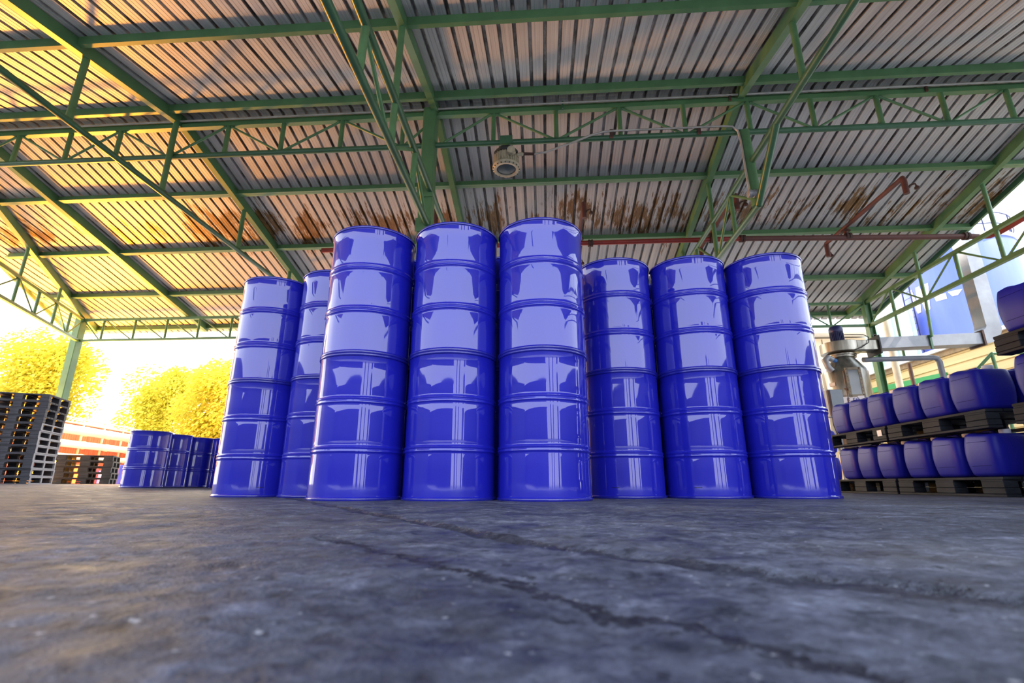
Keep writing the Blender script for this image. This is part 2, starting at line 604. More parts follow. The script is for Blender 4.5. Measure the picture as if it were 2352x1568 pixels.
def lines(a, b, coarse, c, d, fine):
    out, x = [], a
    while x < c:
        out.append(x); x += coarse
    x = c
    while x < d:
        out.append(x); x += fine
    x = d
    while x < b:
        out.append(x); x += coarse
    out.append(b)
    return out


def floor_z(x, y):
    z = gz(x, y)
    f = sstep(2.75, 1.9, y) * sstep(3.6, 3.2, abs(x))
    if f > 0 and y > 0.05:
        z += f * (0.0042 * noise.noise(Vector((x * 2.3, y * 2.3, 0.3))) + 0.0030 * noise.noise(Vector((x * 6, y * 6, 4.1))) + 0.0034 * noise.noise(Vector((x * 15, y * 15, 8.2))) + 0.0019 * noise.noise(Vector((x * 40, y * 40, 2.7))))
        d1 = abs(0.833 * x + 0.553 * y - 0.456 - 0.33 * max(0.0, x - 0.056) + 0.03 * noise.noise(Vector((x * 5, y * 5, 1.0))))
        z -= f * 0.007 * sstep(0.030, 0.010, d1)
    return z


struct(grid('floor', 'concrete_floor', lines(-14.5, 9.6, 0.4, -3.6, 3.6, 0.009), lines(-3.0, 13.9, 0.5, 0.10, 2.8, 0.008), floor_z))
struct(grid('ground', 'yard_concrete', frange(-70, 70, 140), frange(-60, 90, 30), lambda x, y: gz(x, y) - 0.03))

ZR, YR, SN, SF = 6.10, 6.652, 0.196, 0.231      # underside of the sheeting at the ridge


def roof_z(y):
    return ZR - SN * (YR - y) if y < YR else ZR - SF * (y - YR)


Y_NEAR, Y_FAR = -1.3, 13.6


def verge_y(x):
    return 10.22 - (x + 13.12) / 0.36


def make_roof():
    xs = []
    pitch = 0.2
    k0, k1 = int(-14.2 / pitch), int(9.0 / pitch)
    for k in range(k0, k1):
        x = k * pitch
        xs += [(x, 0), (x + 0.026, 0), (x + 0.030, 0.003), (x + 0.034, 0), (x + 0.074, 0), (x + 0.082, 0.052), (x + 0.118, 0.052), (x + 0.126, 0), (x + 0.166, 0), (x + 0.170, 0.003), (x + 0.174, 0)]
    near, far = MB(), MB()
    def strip(mb, lo, hi, cond):
        vs, fs = [], []
        idx = None
        for (x, dz) in xs:
            vy = verge_y(x) if x < -9.0 else -99
            a, b = max(lo, vy), hi
            if a >= b - 0.01:
                idx = None
                continue
            i = len(vs)
            vs += [(x, a, roof_z(a) + dz), (x, b, roof_z(b) + dz)]
            if idx is not None:
                fs.append((idx, idx + 1, i + 1, i))
            idx = i
        mb.add(vs, fs)
    strip(near, Y_NEAR, YR, 0)
    near_o = MB()
    strip(near_o, YR, Y_FAR, 0)
    near.add(near_o.v, near_o.f)
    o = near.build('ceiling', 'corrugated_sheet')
    md = o.modifiers.new('thickness', 'SOLIDIFY')
    md.thickness = 0.004
    md.offset = -1
    return struct(o)


make_roof()

# ridge flashing closes the two slopes
struct(MB().add([(-11.8, YR - 0.25, roof_z(YR - 0.25) + 0.05), (9, YR - 0.25, roof_z(YR - 0.25) + 0.05), (9, YR, ZR + 0.06), (-11.9, YR, ZR + 0.06), (9, YR + 0.25, roof_z(YR + 0.25) + 0.05), (-12.0, YR + 0.25, roof_z(YR + 0.25) + 0.05)],
           [(0, 1, 2, 3), (3, 2, 4, 5)]).build('trim_1', 'galvanised'))

# ------------------------------------------------------------------ steelwork
X1, X2, X3, X4, X5 = -9.82, -6.04, -1.674, 3.152, 8.21
YE = 12.42


def XL(y):
    return -12.89 + 0.428 * (YE - y)


RAFT_D, RAFT_W = 0.18, 0.10


def raf_pt(x, y):
    return (x, y, roof_z(y) - 0.02 - RAFT_D / 2)


def add_rafter(parent, x, y0=Y_NEAR, y1=13.25, far_only=False):
    mb = MB()
    def X(y):
        return x(y) if callable(x) else x
    if not far_only:
        mb.bar(raf_pt(X(y0), y0), raf_pt(X(YR), YR), RAFT_W, RAFT_D)
    mb.bar(raf_pt(X(YR), YR), raf_pt(X(y1), y1), RAFT_W, RAFT_D)
    return mb.build('rafter', 'green_steel', parent)


def rod(parent, name, p, q, r, mat='green_steel', n=10):
    return MB().tube([p, q], r, n).build(name, mat, parent, smooth=40)


# second truss from the left: rafter, one level bottom chord, posts
def truss_left():
    t = thing('roof_truss', 'green roof truss at left with a single long pipe chord crossing the ribbed sheets', 'roof truss', (X2, YR, 0), world=True)
    add_rafter(t, X2)
    zc = 4.58
    rod(t, 'bottom_chord', (X2, Y_NEAR, zc), (X2, YE, zc), 0.045, 'green_pipe', 14)
    for y in (0.3, 1.86, 3.42, 4.95, 6.56, 8.6, 10.6):
        rod(t, 'post', (X2, y, zc + 0.03), (X2, y, roof_z(y) - 0.19), 0.042)
    return t


truss_left()

t = thing('roof_rafter', 'green rafter without any pipe chord, left of the left pipe-chord truss', 'rafter', (X1, YR, 0), world=True)
add_rafter(t, X1)


def truss_center():
    t = thing('roof_truss', 'green roof truss with two parallel pipe chords running to the tall column', 'roof truss', (X3, YR, 0), world=True)
    add_rafter(t, X3)
    zl, zh = 3.83, 4.41
    xl, xh = X3 - 0.02, X3
    for nm, x, z in (('lower_chord', xl, zl), ('upper_chord', xh, zh)):
        rod(t, nm, (x, Y_NEAR, z), (x, YE, z), 0.048, 'green_pipe', 14)
    for y, a, b in ((4.72, zl, None), (3.70, zl, zh), (5.62, zl, zh), (2.75, zl, None), (1.8, zl, zh), (0.8, zl, None), (8.6, zl, zh), (10.6, zl, zh)):
        rod(t, 'post', (xl, y, a + 0.03), (xh, y, (roof_z(y) - 0.19) if b is None else b - 0.03), 0.042)
    for (y0, z0), (y1, z1) in (((3.72, zh), (4.60, zl)), ((5.64, zh), (6.45, zl)), ((2.85, zl + 0.9), (3.66, zh)), ((4.78, zl), (5.58, zh)), ((8.7, zh), (9.5, zl)), ((1.86, zh), (2.68, zl))):
        rod(t, 'diagonal', (xl, y0, z0), (xl, y1, z1), 0.024)
    return t


truss_center()


def truss_right():
    t = thing('roof_truss', 'green roof truss with a V-shaped hanging strut, right of the floodlight', 'roof truss', (X4, YR, 0), world=True)
    add_rafter(t, X4)
    zc, zl = 4.71, 3.98
    rod(t, 'bottom_chord', (X4, Y_NEAR, zc), (X4, YE, zc), 0.045, 'green_pipe', 14)
    rod(t, 'lower_chord', (X4, 6.55, zl), (X4, YE, zl), 0.045, 'green_pipe', 14)
    MB().tube([(X4 - 0.03, 6.60, 5.27), (X4, 6.60, zl)], 0.075, 16).build('hanging_post', 'green_steel', t, smooth=40)
    rod(t, 'strut', (X4, 5.74, zc), (X4, 6.56, zl), 0.05, 'green_pipe')
    for y, a in ((5.02, zc), (8.35, zl), (2.9, zc), (0.8, zc), (10.3, zl)):
        rod(t, 'post', (X4, y, a + 0.03), (X4, y, roof_z(y) - 0.19), 0.040)
    for y in (7.46, 9.4, 11.2):
        rod(t, 'post', (X4, y, zl + 0.03), (X4, y, zc - 0.03), 0.036)
    for (y0, z0), (y1, z1) in (((7.50, zc), (8.30, zl)), ((7.46, zc), (6.62, zl + 0.12)), ((8.4, zl), (9.35, zc)), ((9.45, zc), (10.25, zl))):
        rod(t, 'diagonal', (X4, y0, z0), (X4, y1, z1), 0.022)
    return t


truss_right()


def girder_side():
    t = thing('edge_girder', 'green lattice girder along the open right side under the last rafter', 'girder', (X5, YE, 0), world=True)
    add_rafter(t, X5)
    zt, zb = 4.53, 3.925
    MB().bar((X5, Y_NEAR, zt), (X5, YE, zt), 0.07, 0.07).build('top_chord', 'green_steel', t)
    MB().bar((X5, Y_NEAR, zb), (X5, YE, zb), 0.08, 0.08).build('bottom_chord', 'green_steel', t)
    ys = [11.48, 10.52, 9.55, 8.60, 7.64, 6.68, 5.72, 4.76, 3.8, 2.84]
    for i, y in enumerate(ys):
        top = roof_z(y) - 0.19 if i % 2 == 1 else zt
        rod(t, 'post', (X5, y, zb), (X5, y, top), 0.036)
    nodes = [YE] + ys
    for i in range(len(nodes) - 1):
        a, b = nodes[i], nodes[i + 1]
        za, zb2 = (zb, zt) if i % 2 == 0 else (zt, zb)
        rod(t, 'diagonal', (X5, a - 0.04, za), (X5, b + 0.04, zb2), 0.02)
    # two of the posts run on below the chord as hangers for the duct and the pipe
    rod(t, 'hanger', (X5, 10.60, 3.10), (X5, 10.52, zb), 0.03)
    rod(t, 'hanger', (X5, 11.50, 2.90), (X5, 11.48, zb), 0.028)
    return t


girder_side()


def girder_skew():
    t = thing('edge_girder', 'lattice girder along the skewed left end of the shed, against the trees', 'girder', (XL(YE), YE, 0), world=True)
    mb = MB()
    mb.bar(raf_pt(XL(YR), YR), raf_pt(XL(13.2), 13.2), RAFT_W, RAFT_D)
    mb.build('rafter', 'green_steel', t)
    zt, zb = 4.53, 3.925
    y0 = 6.8
    MB().bar((XL(y0), y0, zt), (XL(YE), YE, zt), 0.07, 0.07).build('top_chord', 'green_steel', t)
    MB().bar((XL(y0), y0, zb), (XL(YE), YE, zb), 0.07, 0.07).build('bottom_chord', 'green_steel', t)
    ys = [11.75, 11.05, 10.3, 9.5, 8.7, 7.9]
    for i, y in enumerate(ys):
        top = roof_z(y) - 0.19 if i % 2 == 1 else zt
        rod(t, 'post', (XL(y), y, zb), (XL(y), y, top), 0.034)
    nodes = [YE] + ys
    for i in range(len(nodes) - 1):
        a, b = nodes[i], nodes[i + 1]
        za, zb2 = (zt, zb) if i % 2 == 0 else (zb, zt)
        rod(t, 'diagonal', (XL(a), a, za), (XL(b), b, zb2), 0.018)
    return t


girder_skew()


def girder_ridge():
    t = thing('ridge_girder', 'long green lattice girder under the ridge carrying the floodlight', 'girder', (0, YR, 0), world=True)
    zt, zb = 5.88, 5.30
    x0, x1 = XL(YR) + 0.05, X5
    MB().bar((x0, YR, zt), (x1, YR, zt), 0.075, 0.075).build('top_chord', 'green_steel', t)
    MB().bar((x0, YR + 0.10, 5.975), (x1, YR + 0.10, 5.975), 0.09, 0.10).build('ridge_beam', 'green_steel', t)
    MB().tube([(x0, YR, zb), (x1, YR, zb)], 0.045, 14).build('bottom_chord', 'green_pipe', t, smooth=40)
    xs = [-9.9, -8.92, -7.98, -7.08, -6.14, -5.18, -4.23, -3.23, -2.21, -0.73, 0.27, 1.27, 2.27, 3.25, 4.21, 5.19, 6.14, 7.08]
    for x in xs:
        rod(t, 'post', (x, YR, zb), (x, YR, zt), 0.037)
    for i in range(len(xs) - 1):
        a, b = xs[i], xs[i + 1]
        if a == -2.21:
            for p, q in (((a + 0.05, zb + 0.04), (X3 - 0.2, zt - 0.25)), ((X3 + 0.15, zb + 0.05), (b - 0.05, zt - 0.04))):
                rod(t, 'diagonal', (p[0], YR, p[1]), (q[0], YR, q[1]), 0.02)
            continue
        up = (i % 2 == 0) if a < -2 else (i % 2 == 0)
        # nodes at -8.92, -7.08, -5.18, -3.23 | -0.73, 1.27, 3.25 ... touch the top chord
        top_a = (round(a, 2) in (-8.92, -7.08, -5.18, -3.23, -0.73, 1.27, 3.25, 5.19, 7.08))
        za, zb2 = (zt - 0.04, zb + 0.03) if top_a else (zb + 0.03, zt - 0.04)
        rod(t, 'diagonal', (a + 0.05, YR, za), (b - 0.05, YR, zb2), 0.02)
    return t


girder_ridge()


def girder_eave():
    t = thing('eave_girder', 'slim green lattice girder along the far eave, seen against the white sky', 'girder', (0, YE, 0), world=True)
    zt, zb = 4.53, 3.935
    x0, x1 = XL(YE), X5
    MB().bar((x0, YE, zt), (x1, YE, zt), 0.07, 0.07).build('top_chord', 'green_steel', t)
    MB().bar((x0, YE, zb), (x1, YE, zb), 0.06, 0.06).build('bottom_chord', 'green_steel', t)
    xs = []
    x = x1 - 0.93
    while x > x0 + 0.3:
        xs.append(x)
        x -= 0.93
    for x in xs:
        rod(t, 'post', (x, YE, zb), (x, YE, zt), 0.03)
    nodes = [x1] + xs + [x0]
    for i in range(len(nodes) - 1):
        a, b = nodes[i], nodes[i + 1]
        if b < -9.3:
            za, zb2 = zb, zt
        else:
            za, zb2 = (zt, zb) if i % 2 == 0 else (zb, zt)
        rod(t, 'diagonal', (a - 0.03, YE, za), (b + 0.03, YE, zb2), 0.018)
    return t


girder_eave()

PURLINS = [(-0.9, 'green purlin nearest the camera-side eave'), (0.52, 'green purlin second from the camera-side eave'), (1.94, 'green purlin third from the camera-side eave'), (3.36, 'green purlin fourth from the camera-side eave'),
           (4.78, 'thick green purlin crossing the top edge of the picture'), (6.33, 'green purlin just above the ridge girder, on the near slope'),
           (8.28, 'green purlin directly below the ridge girder, above the rusty sheets'), (9.90, 'green purlin right above the red pipe, below the rusty sheets'),
           (11.55, 'green purlin second up from the far eave'), (13.2, 'green purlin at the outer edge of the far eave')]
for y, lab in PURLINS:
    if y < 4:
        continue
    xa = -9.6 - 0.0 if y < YR else XL(y) - 0.75
    mb = MB()
    z = roof_z(y) - 0.07
    if y < YR:
        mb.bar((XL(YR) + 1.2 - 1.5, y, z), (8.95, y, z), 0.06, 0.13)
    else:
        mb.bar((xa, y, z), (8.95, y, z), 0.06, 0.12)
        mb.bar((xa, y - 0.05, z - 0.052), (8.95, y - 0.05, z - 0.052), 0.06, 0.012)
    tag(mb.build('roof_purlin', 'green_steel', origin=(0, y, z)), lab, 'purlin')

# verge bargeboards
tag(MB().bar((8.97, Y_NEAR, roof_z(Y_NEAR) - 0.03), (8.97, YR, roof_z(YR) - 0.03), 0.05, 0.16).bar((8.97, YR, roof_z(YR) - 0.03), (8.97, Y_FAR, roof_z(Y_FAR) - 0.03), 0.05, 0.16).build('verge_board', 'green_pipe', origin=(8.97, YR, 6)),
    'dark green edge board along the right roof end, before the blue tank', 'edge board')
tag(MB().bar((-13.12 + 0.36 * (10.22 - YR), YR, roof_z(YR) - 0.03), (-13.12 - 0.36 * (Y_FAR - 10.22), Y_FAR, roof_z(Y_FAR) - 0.03), 0.05, 0.14).build('verge_board', 'green_pipe', origin=(-13, 10, 5)),
    'edge board along the skewed left end of the roof, above the yellow trees', 'edge board')


def hcolumn(name, label, x, y, z0, z1, w, d):
    t = thing(name, label, 'column', (x, y, z0))
    t['kind'] = 'thing'
    h = z1 - z0
    mb = MB()
    mb.box((-w / 2 + 0.005, 0, h / 2), (0.010, d, h))
    mb.box((w / 2 - 0.005, 0, h / 2), (0.010, d, h))
    mb.box((0, 0, h / 2), (w - 0.02, 0.008, h))
    mb.build('shaft', 'green_steel', t)
    MB().box((0, 0, 0.008), (w + 0.14, d + 0.14, 0.016)).build('base_plate', 'green_steel', t)
    return t


def boxcolumn(name, label, x, y, z0, z1, w, d):
    t = thing(name, label, 'column', (x, y, z0))
    t['kind'] = 'thing'
    h = z1 - z0
    MB().bbox((0, 0, h / 2), (w, d, h), 0.012).build('shaft', 'green_steel', t)
    MB().box((0, 0, 0.008), (w + 0.14, d + 0.14, 0.016)).build('base_plate', 'green_steel', t)
    return t


c = boxcolumn('steel_column', 'tall green column rising to the ridge behind the tallest drum stacks', X3 - 0.08, YR, 0.0, 5.95, 0.20, 0.24)
MB().box((0, -0.13, 4.40), (0.24, 0.02, 0.22)).build('gusset', 'green_steel', c)
MB().box((0, -0.13, 3.82), (0.24, 0.02, 0.22)).build('gusset', 'green_steel', c)
boxcolumn('steel_column', 'reddish-lit column at the far left corner of the shed behind the pallets', XL(YE) - 0.06, YE, 0.085, 4.62, 0.20, 0.20)
c = hcolumn('steel_column', 'green column at the far right corner behind the stainless vessel', X5, YE, 0.0, 4.56, 0.15, 0.15)
MB().lathe([(0.035, -0.004), (0.055, -0.004), (0.055, 0.004), (0.035, 0.004), (0.035, -0.004)], 16, (0.02, -0.085, 3.63), Matrix.Rotation(pi / 2, 3, 'X')).build('cable_ring', 'black_rubber', c)


# ------------------------------------------------------------------ fire main with branch lines
def fire_pipe():
    z, y = 4.80, 9.2
    t = thing('fire_main', 'rust-red sprinkler main running level across the shed below the roof', 'pipe', (1, y, z), world=True)
    x0 = -4.6
    MB().tube([(x0, y, z + 0.02), (4.0, y, z)], 0.048, 14).build('red_run', 'red_paint', t, smooth=40)['label'] = 'bright red run of pipe'
    MB().tube([(4.0, y, z), (8.30, y, 4.70), (8.45, y, 4.69)], 0.052, 14).build('dull_run', 'red_oxide', t, smooth=40)
    # outside, the main turns and runs on along the open side
    MB().tube([(8.45, y, 4.69), (8.62, y - 0.02, 4.69), (8.70, y - 0.12, 4.70), (8.72, y - 0.3, 4.71), (8.75, 5.5, 4.86)], 0.05, 14).build('outer_run', 'red_paint', t, smooth=40)
    for x in (-1.9, 1.0, 3.42, 4.0, 6.02, 8.2):
        MB().lathe([(0.06, -0.05), (0.075, -0.05), (0.075, -0.01), (0.062, -0.01), (0.062, 0.01), (0.075, 0.01), (0.075, 0.05), (0.06, 0.05)], 16, (x, y, z - (0.02 if x > 6 else 0) - (0.07 if x > 8 else 0)), Matrix.Rotation(pi / 2, 3, 'Y')).build('coupling', 'rusty_iron', t, smooth=40)
    return t


FM = fire_pipe()
BR = [(-1.93, 8.05, 9.9, 'sprinkler branch behind the tall column, seen end-on between its struts'), (0.78, 8.0, 9.9, 'sprinkler branch seen end-on just above the third tall drum stack'),
      (3.42, 7.9, 9.9, 'sprinkler branch half hidden behind the V-shaped hanging strut'), (6.0, 7.56, 9.86, 'rusty sprinkler branch with two drop ends, right of all the drum stacks')]
for (x, ya, yb, lab) in BR:
    zb = 4.975
    o0 = FM.location
    m = MB().tube([(x, ya, zb), (x, yb, zb)], 0.040, 12)
    for yy, s in ((ya, -1), (yb, 1)):
        m.tube([(x, yy - s * 0.06, zb), (x, yy, zb), (x, yy + s * 0.02, zb - 0.05), (x, yy + s * 0.02, zb - 0.30)], [0.042, 0.046, 0.046, 0.044], 12)
    m.tube([(x, 9.2, 4.84), (x, 9.2, zb)], 0.036, 12)
    b = m.build('branch_pipe', 'red_oxide', FM, smooth=40)
    b['label'] = lab
    MB().lathe([(0.05, -0.012), (0.085, -0.012), (0.085, 0.0), (0.085, 0.012), (0.05, 0.012)], 16, (x, 9.2, 4.90)).build('flange', 'rusty_iron', b, origin=o0, smooth=40)
    for yy, s in ((ya, -1), (yb, 1)):
        a = s * 0.10
        n = MB().tube([(x, yy + s * 0.02, zb - 0.24), (x + 0.05, yy + a * 0.6, zb - 0.17), (x + 0.10, yy + a, zb - 0.17), (x + 0.115, yy + a, zb - 0.23)], 0.014, 8)
        n.lathe([(0.016, 0.0), (0.034, -0.02), (0.038, -0.05), (0.02, -0.06)], 12, (x + 0.115, yy + a, zb - 0.21))
        n.build('nozzle', 'rusty_iron', b, origin=o0, smooth=40)


# ------------------------------------------------------------------ floodlight and conduits
def floodlight():
    x, y = -0.522, YR
    t = thing('floodlight', 'round cream floodlight hanging from the ridge girder', 'floodlight', (x, y, 5.26), world=True)
    MB().box((x, y - 0.06, 5.30), (0.20, 0.03, 0.15)).build('mounting_plate', 'green_pipe', t)
    MB().tube([(x, y - 0.02, 5.26), (x, y - 0.02, 5.13)], 0.036, 14).build('stem', 'green_steel', t, smooth=40)
    MB().lathe([(0.05, 0.11), (0.16, 0.10), (0.20, 0.04), (0.20, 0.0)], 8, (x, y, 5.04), Matrix.Rotation(pi / 8, 3, 'Z')).build('cap', 'lamp_cap', t)
    b = MB().lathe([(0.17, 0.0), (0.175, -0.03), (0.165, -0.16), (0.185, -0.20)], 36, (x, y, 5.05))
    body = b.build('housing', 'lamp_cream', t, smooth=40)
    f = MB()
    for k in range(28):
        a = 2 * pi * k / 28
        f.box((x + 0.182 * cos(a), y + 0.182 * sin(a), 4.955), (0.03, 0.008, 0.15), a)
    f.build('cooling_fins', 'lamp_cream', t)
    MB().lathe([(0.155, -0.005), (0.20, -0.005), (0.215, -0.02), (0.215, -0.055), (0.19, -0.075), (0.152, -0.07), (0.145, -0.03)], 36, (x, y, 4.865)).build('bezel', 'lamp_cream', t, smooth=40)
    bl = MB()
    for k in range(20):
        a = 2 * pi * k / 20
        bl.box((x + 0.203 * cos(a), y + 0.203 * sin(a), 4.80), (0.016, 0.016, 0.014), a)
    bl.build('bezel_bolts', 'lamp_cap', t)
    MB().lathe([(0.0, -0.075), (0.08, -0.070), (0.152, -0.052), (0.152, -0.04), (0.0, -0.04)], 36, (x, y, 4.865)).build('lens', 'lamp_glass', t, smooth=60)['label'] = 'dark bluish glass lens'
    MB().lathe([(0.0, -0.04), (0.05, -0.04), (0.062, -0.025), (0.062, 0.05), (0.0, 0.05)], 20, (x + 0.09, y - 0.19, 4.99), Matrix.Rotation(pi / 2, 3, 'X')).build('junction_cover', 'lamp_cream', t, smooth=40)
    MB().tube([(x + 0.18, y - 0.08, 5.0), (x + 0.26, y - 0.09, 5.005), (x + 0.27, y - 0.09, 5.006)], [0.03, 0.03, 0.018], 12).build('cable_gland', 'lamp_cream', t, smooth=40)
    return t


floodlight()

t = thing('lamp_cable', 'pale flexible conduit from the floodlight along the girder and down the hanging post', 'cable', (1.0, 6.57, 5.35), world=True)
MB().tube([(-0.25, 6.56, 5.007), (-0.1, 6.565, 5.0), (0.1, 6.57, 5.03), (0.45, 6.57, 5.16), (0.82, 6.57, 5.31), (1.0, 6.57, 5.355), (1.2, 6.57, 5.365), (2.82, 6.575, 5.365), (2.95, 6.575, 5.35), (3.02, 6.575, 5.27), (3.04, 6.57, 5.1), (3.05, 6.56, 4.15)], 0.016, 10).build('conduit', 'conduit_grey', t, smooth=60)
MB().tube([(-0.24, 6.56, 5.007), (-0.08, 6.565, 5.0)], [0.024, 0.02], 10).build('end_fitting', 'rusty_iron', t, smooth=40)
for x in (1.12, 2.45):
    MB().bar((x, 6.59, 5.26), (x, 6.59, 5.40), 0.035, 0.05).build('saddle_clamp', 'rusty_iron', t)
MB().lathe([(0.03, -0.07), (0.06, -0.06), (0.06, -0.02), (0.05, -0.01), (0.05, 0.01), (0.06, 0.02), (0.06, 0.06), (0.03, 0.07)], 18, (3.06, 6.50, 4.13), Matrix.Rotation(pi / 2, 3, 'Y')).build('junction_drum', 'galvanised', t, smooth=40)

t = thing('long_conduit', 'straight pale conduit strapped along the top of the ridge girder', 'conduit', (0, 6.57, 5.93), world=True)
MB().tube([(-10.2, 6.575, 5.93), (8.0, 6.575, 5.94)], 0.017, 10).build('conduit', 'conduit_grey', t, smooth=60)
for x in (-6.0, 0.38, 2.98, 5.9):
    MB().bar((x, 6.585, 5.84), (x, 6.585, 5.97), 0.03, 0.03, up=(0, 1, 0)).build('saddle_clamp', 'rusty_iron' if x > 1 else 'green_pipe', t)


# ------------------------------------------------------------------ drums
R0, HD = 0.29, 0.88


def make_drum(name, label):
    t = thing(name, label, 'drum')
    prof = [(0.0, 0.012), (0.270, 0.012), (0.276, 0.004), (0.2885, 0.004), (0.2885, 0.016), (0.2835, 0.022)]
    def bead(z):
        return [(0.2835, z - 0.034), (0.2825, z - 0.027), (0.2845, z - 0.020), (0.2895, z - 0.013), (0.2895, z - 0.007), (0.2855, z - 0.001), (0.2855, z + 0.001), (0.2895, z + 0.007), (0.2895, z + 0.013), (0.2845, z + 0.020), (0.2825, z + 0.027), (0.2835, z + 0.034)]
    for z in (0.10, 0.18):
        prof.append((0.2835, z))
    prof += bead(0.293)
    for z in (0.38, 0.44, 0.50):
        prof.append((0.2835, z))
    prof += bead(0.587)
    for z in (0.68, 0.78):
        prof.append((0.2835, z))
    prof += [(0.2835, 0.858), (0.287, 0.864)]
    MB().lathe(prof, 96).build('shell', 'drum_blue', t, smooth=35)
    MB().lathe([(0.2835, 0.8605), (0.2885, 0.862), (0.2912, 0.866), (0.2912, 0.874), (0.289, 0.879), (0.284, 0.879), (0.280, 0.874), (0.279, 0.862)], 96).build('top_rim', 'drum_rim', t, smooth=40)
    MB().lathe([(0.2845, 0.019), (0.2890, 0.0165), (0.2912, 0.013), (0.2912, 0.004), (0.289, 0.0), (0.284, 0.0), (0.280, 0.003)], 96).build('bottom_rim', 'drum_rim', t, smooth=40)
    MB().lathe([(0.2815, 0.862), (0.276, 0.858), (0.0, 0.858)], 96).build('lid', 'drum_blue', t, smooth=35)
    return t


STK = [('front left of the three tallest stacks', -1.20, 3.192), ('front middle of the three tallest stacks, before the green column', -0.599, 3.181), ('front right of the three tallest stacks, below the floodlight', -0.008, 3.161),
       ('first stack to the right of the three tallest', 0.575, 3.794), ('middle stack of the three at right', 1.163, 3.791), ('last stack at right, next to the jerrycans', 1.752, 3.783),
       ('leftmost stack, beside the low single drums', -2.318, 3.962), ('second stack from the left, half hidden by the stack before it', -1.742, 3.866)]
ORI = [0.3, 1.7, 2.9, 4.1, 5.0, 0.9, 2.2, 3.6]
proto = None
k = 0
for i, (where, x, y) in enumerate(STK):
    for lvl in (0, 1):
        lab = ('%s blue drum, %s' % ('upper' if lvl else 'lower', where))
        grp = 'glossy blue steel drums in the two-high stacks'
        z = lvl * HD
        rz = ORI[i] + lvl * 1.3
        if proto is None:
            proto = make_drum('steel_drum', lab)
            proto.location = (x, y, z)
            proto.rotation_euler = (0, 0, rz)
            proto['group'] = grp
            d = proto
        else:
            d = dup(proto, (x, y, z), rz, lab, grp)
        if lvl == 0 and i in (3, 4, 6, 7):
            # faint stencilled line near the foot of the drum, on the side that faces the camera
            az = atan2(-y, -x) - rz + (-0.22 if i in (3, 4) else 0.16)
            s = MB()
            for q in range(9):
                a = az + (q - 4) * 0.021
                s.box((0.2842 * cos(a), 0.2842 * sin(a), 0.072), (0.0012, 0.0042 if q % 3 else 0.002, 0.006), a)
            o = s.build('stencil_mark', 'stencil_ink', d)
            o['label'] = 'small dark stencilled line'
BK = [('hidden stack in the gap between front left and front middle', -0.90, 3.735), ('hidden stack in the gap between front middle and front right', -0.307, 3.722),
      ('hidden stack in the gap just right of the front right stack', 0.29, 4.33), ('hidden stack behind the first and middle right stacks', 0.875, 4.335), ('hidden stack behind the middle and last right stacks', 1.465, 4.325),
      ('hidden stack between the second stack and the front left one', -1.50, 4.43)]
for where, x, y in BK:
    for lvl in (0, 1):
        dup(proto, (x, y, lvl * HD), random.uniform(0, 6), '%s blue drum, %s' % ('upper' if lvl else 'lower', where), 'glossy blue steel drums in the two-high stacks')
for o in list(bpy.data.objects):
    if o.name.startswith('stencil_mark') and o.parent is not None and 'hidden' in o.parent['label']:
        bpy.data.objects.remove(o)
SD = [('low single blue drum at far left, nearest of its row', -6.47, 7.88), ('low single blue drum at far left, second in the row going back', -6.54, 8.49), ('low single blue drum at far left, third in the row going back', -6.53, 9.10), ('low single blue drum at far left, beside the foot of the leftmost stack', -5.92, 9.16)]
for lab, x, y in SD:
    dup(proto, (x, y, gz(x, y)), random.uniform(0, 6), lab, 'single blue drums standing at the far left')


# ------------------------------------------------------------------ pallets
def make_pallet(name, label, L=1.18, W=1.0, mat='pallet_grey', loc=(0, 0, 0), rz=0.0, group=None, bw=0.21, ends=False):
    """long side along local x, deck on nine blocks on three runners"""
    t = thing(name, label, 'pallet', loc, rz, group)
    d = MB()
    for k in range(7):
        w = W / 7
        d.bbox((0, -W / 2 + w * (k + 0.5), 0.138), (L, w - 0.012, 0.022), 0.003)
    for sx in (-1, 0, 1):
        d.box((sx * (L / 2 - 0.11), 0, 0.122), (0.20, W - 0.01, 0.012))
    d.build('deck', mat, t)
    r = MB()
    for sy in (-1, 0, 1):
        MB().bbox((0, sy * (W / 2 - 0.055), 0.010), (L, 0.11, 0.020), 0.003).build('runner', mat, t)
        for sx in (-1, 0, 1):
            b = MB()
            c0 = (sx * (L / 2 - bw / 2), sy * (W / 2 - 0.055))
            b.bbox((c0[0], c0[1], 0.0435), (bw, 0.11, 0.045), 0.004)
            b.bbox((c0[0], c0[1], 0.0915), (bw - 0.004, 0.107, 0.049), 0.004)
            b.build('block', mat, t)
    if ends:
        f = MB()
        x = L / 2 + 0.003
        for yy in (-W / 2 + 0.03, 0.0, W / 2 - 0.03):
            f.box((x, yy, 0.075), (0.006, 0.06, 0.148))
        for zz in (0.012, 0.136):
            f.box((x + 0.0005, 0, zz), (0.006, W, 0.022))
        f.build('end_frame', 'pallet_lit_end', t)['label'] = 'end frame with two square openings, painted pale as if lit'
    return t


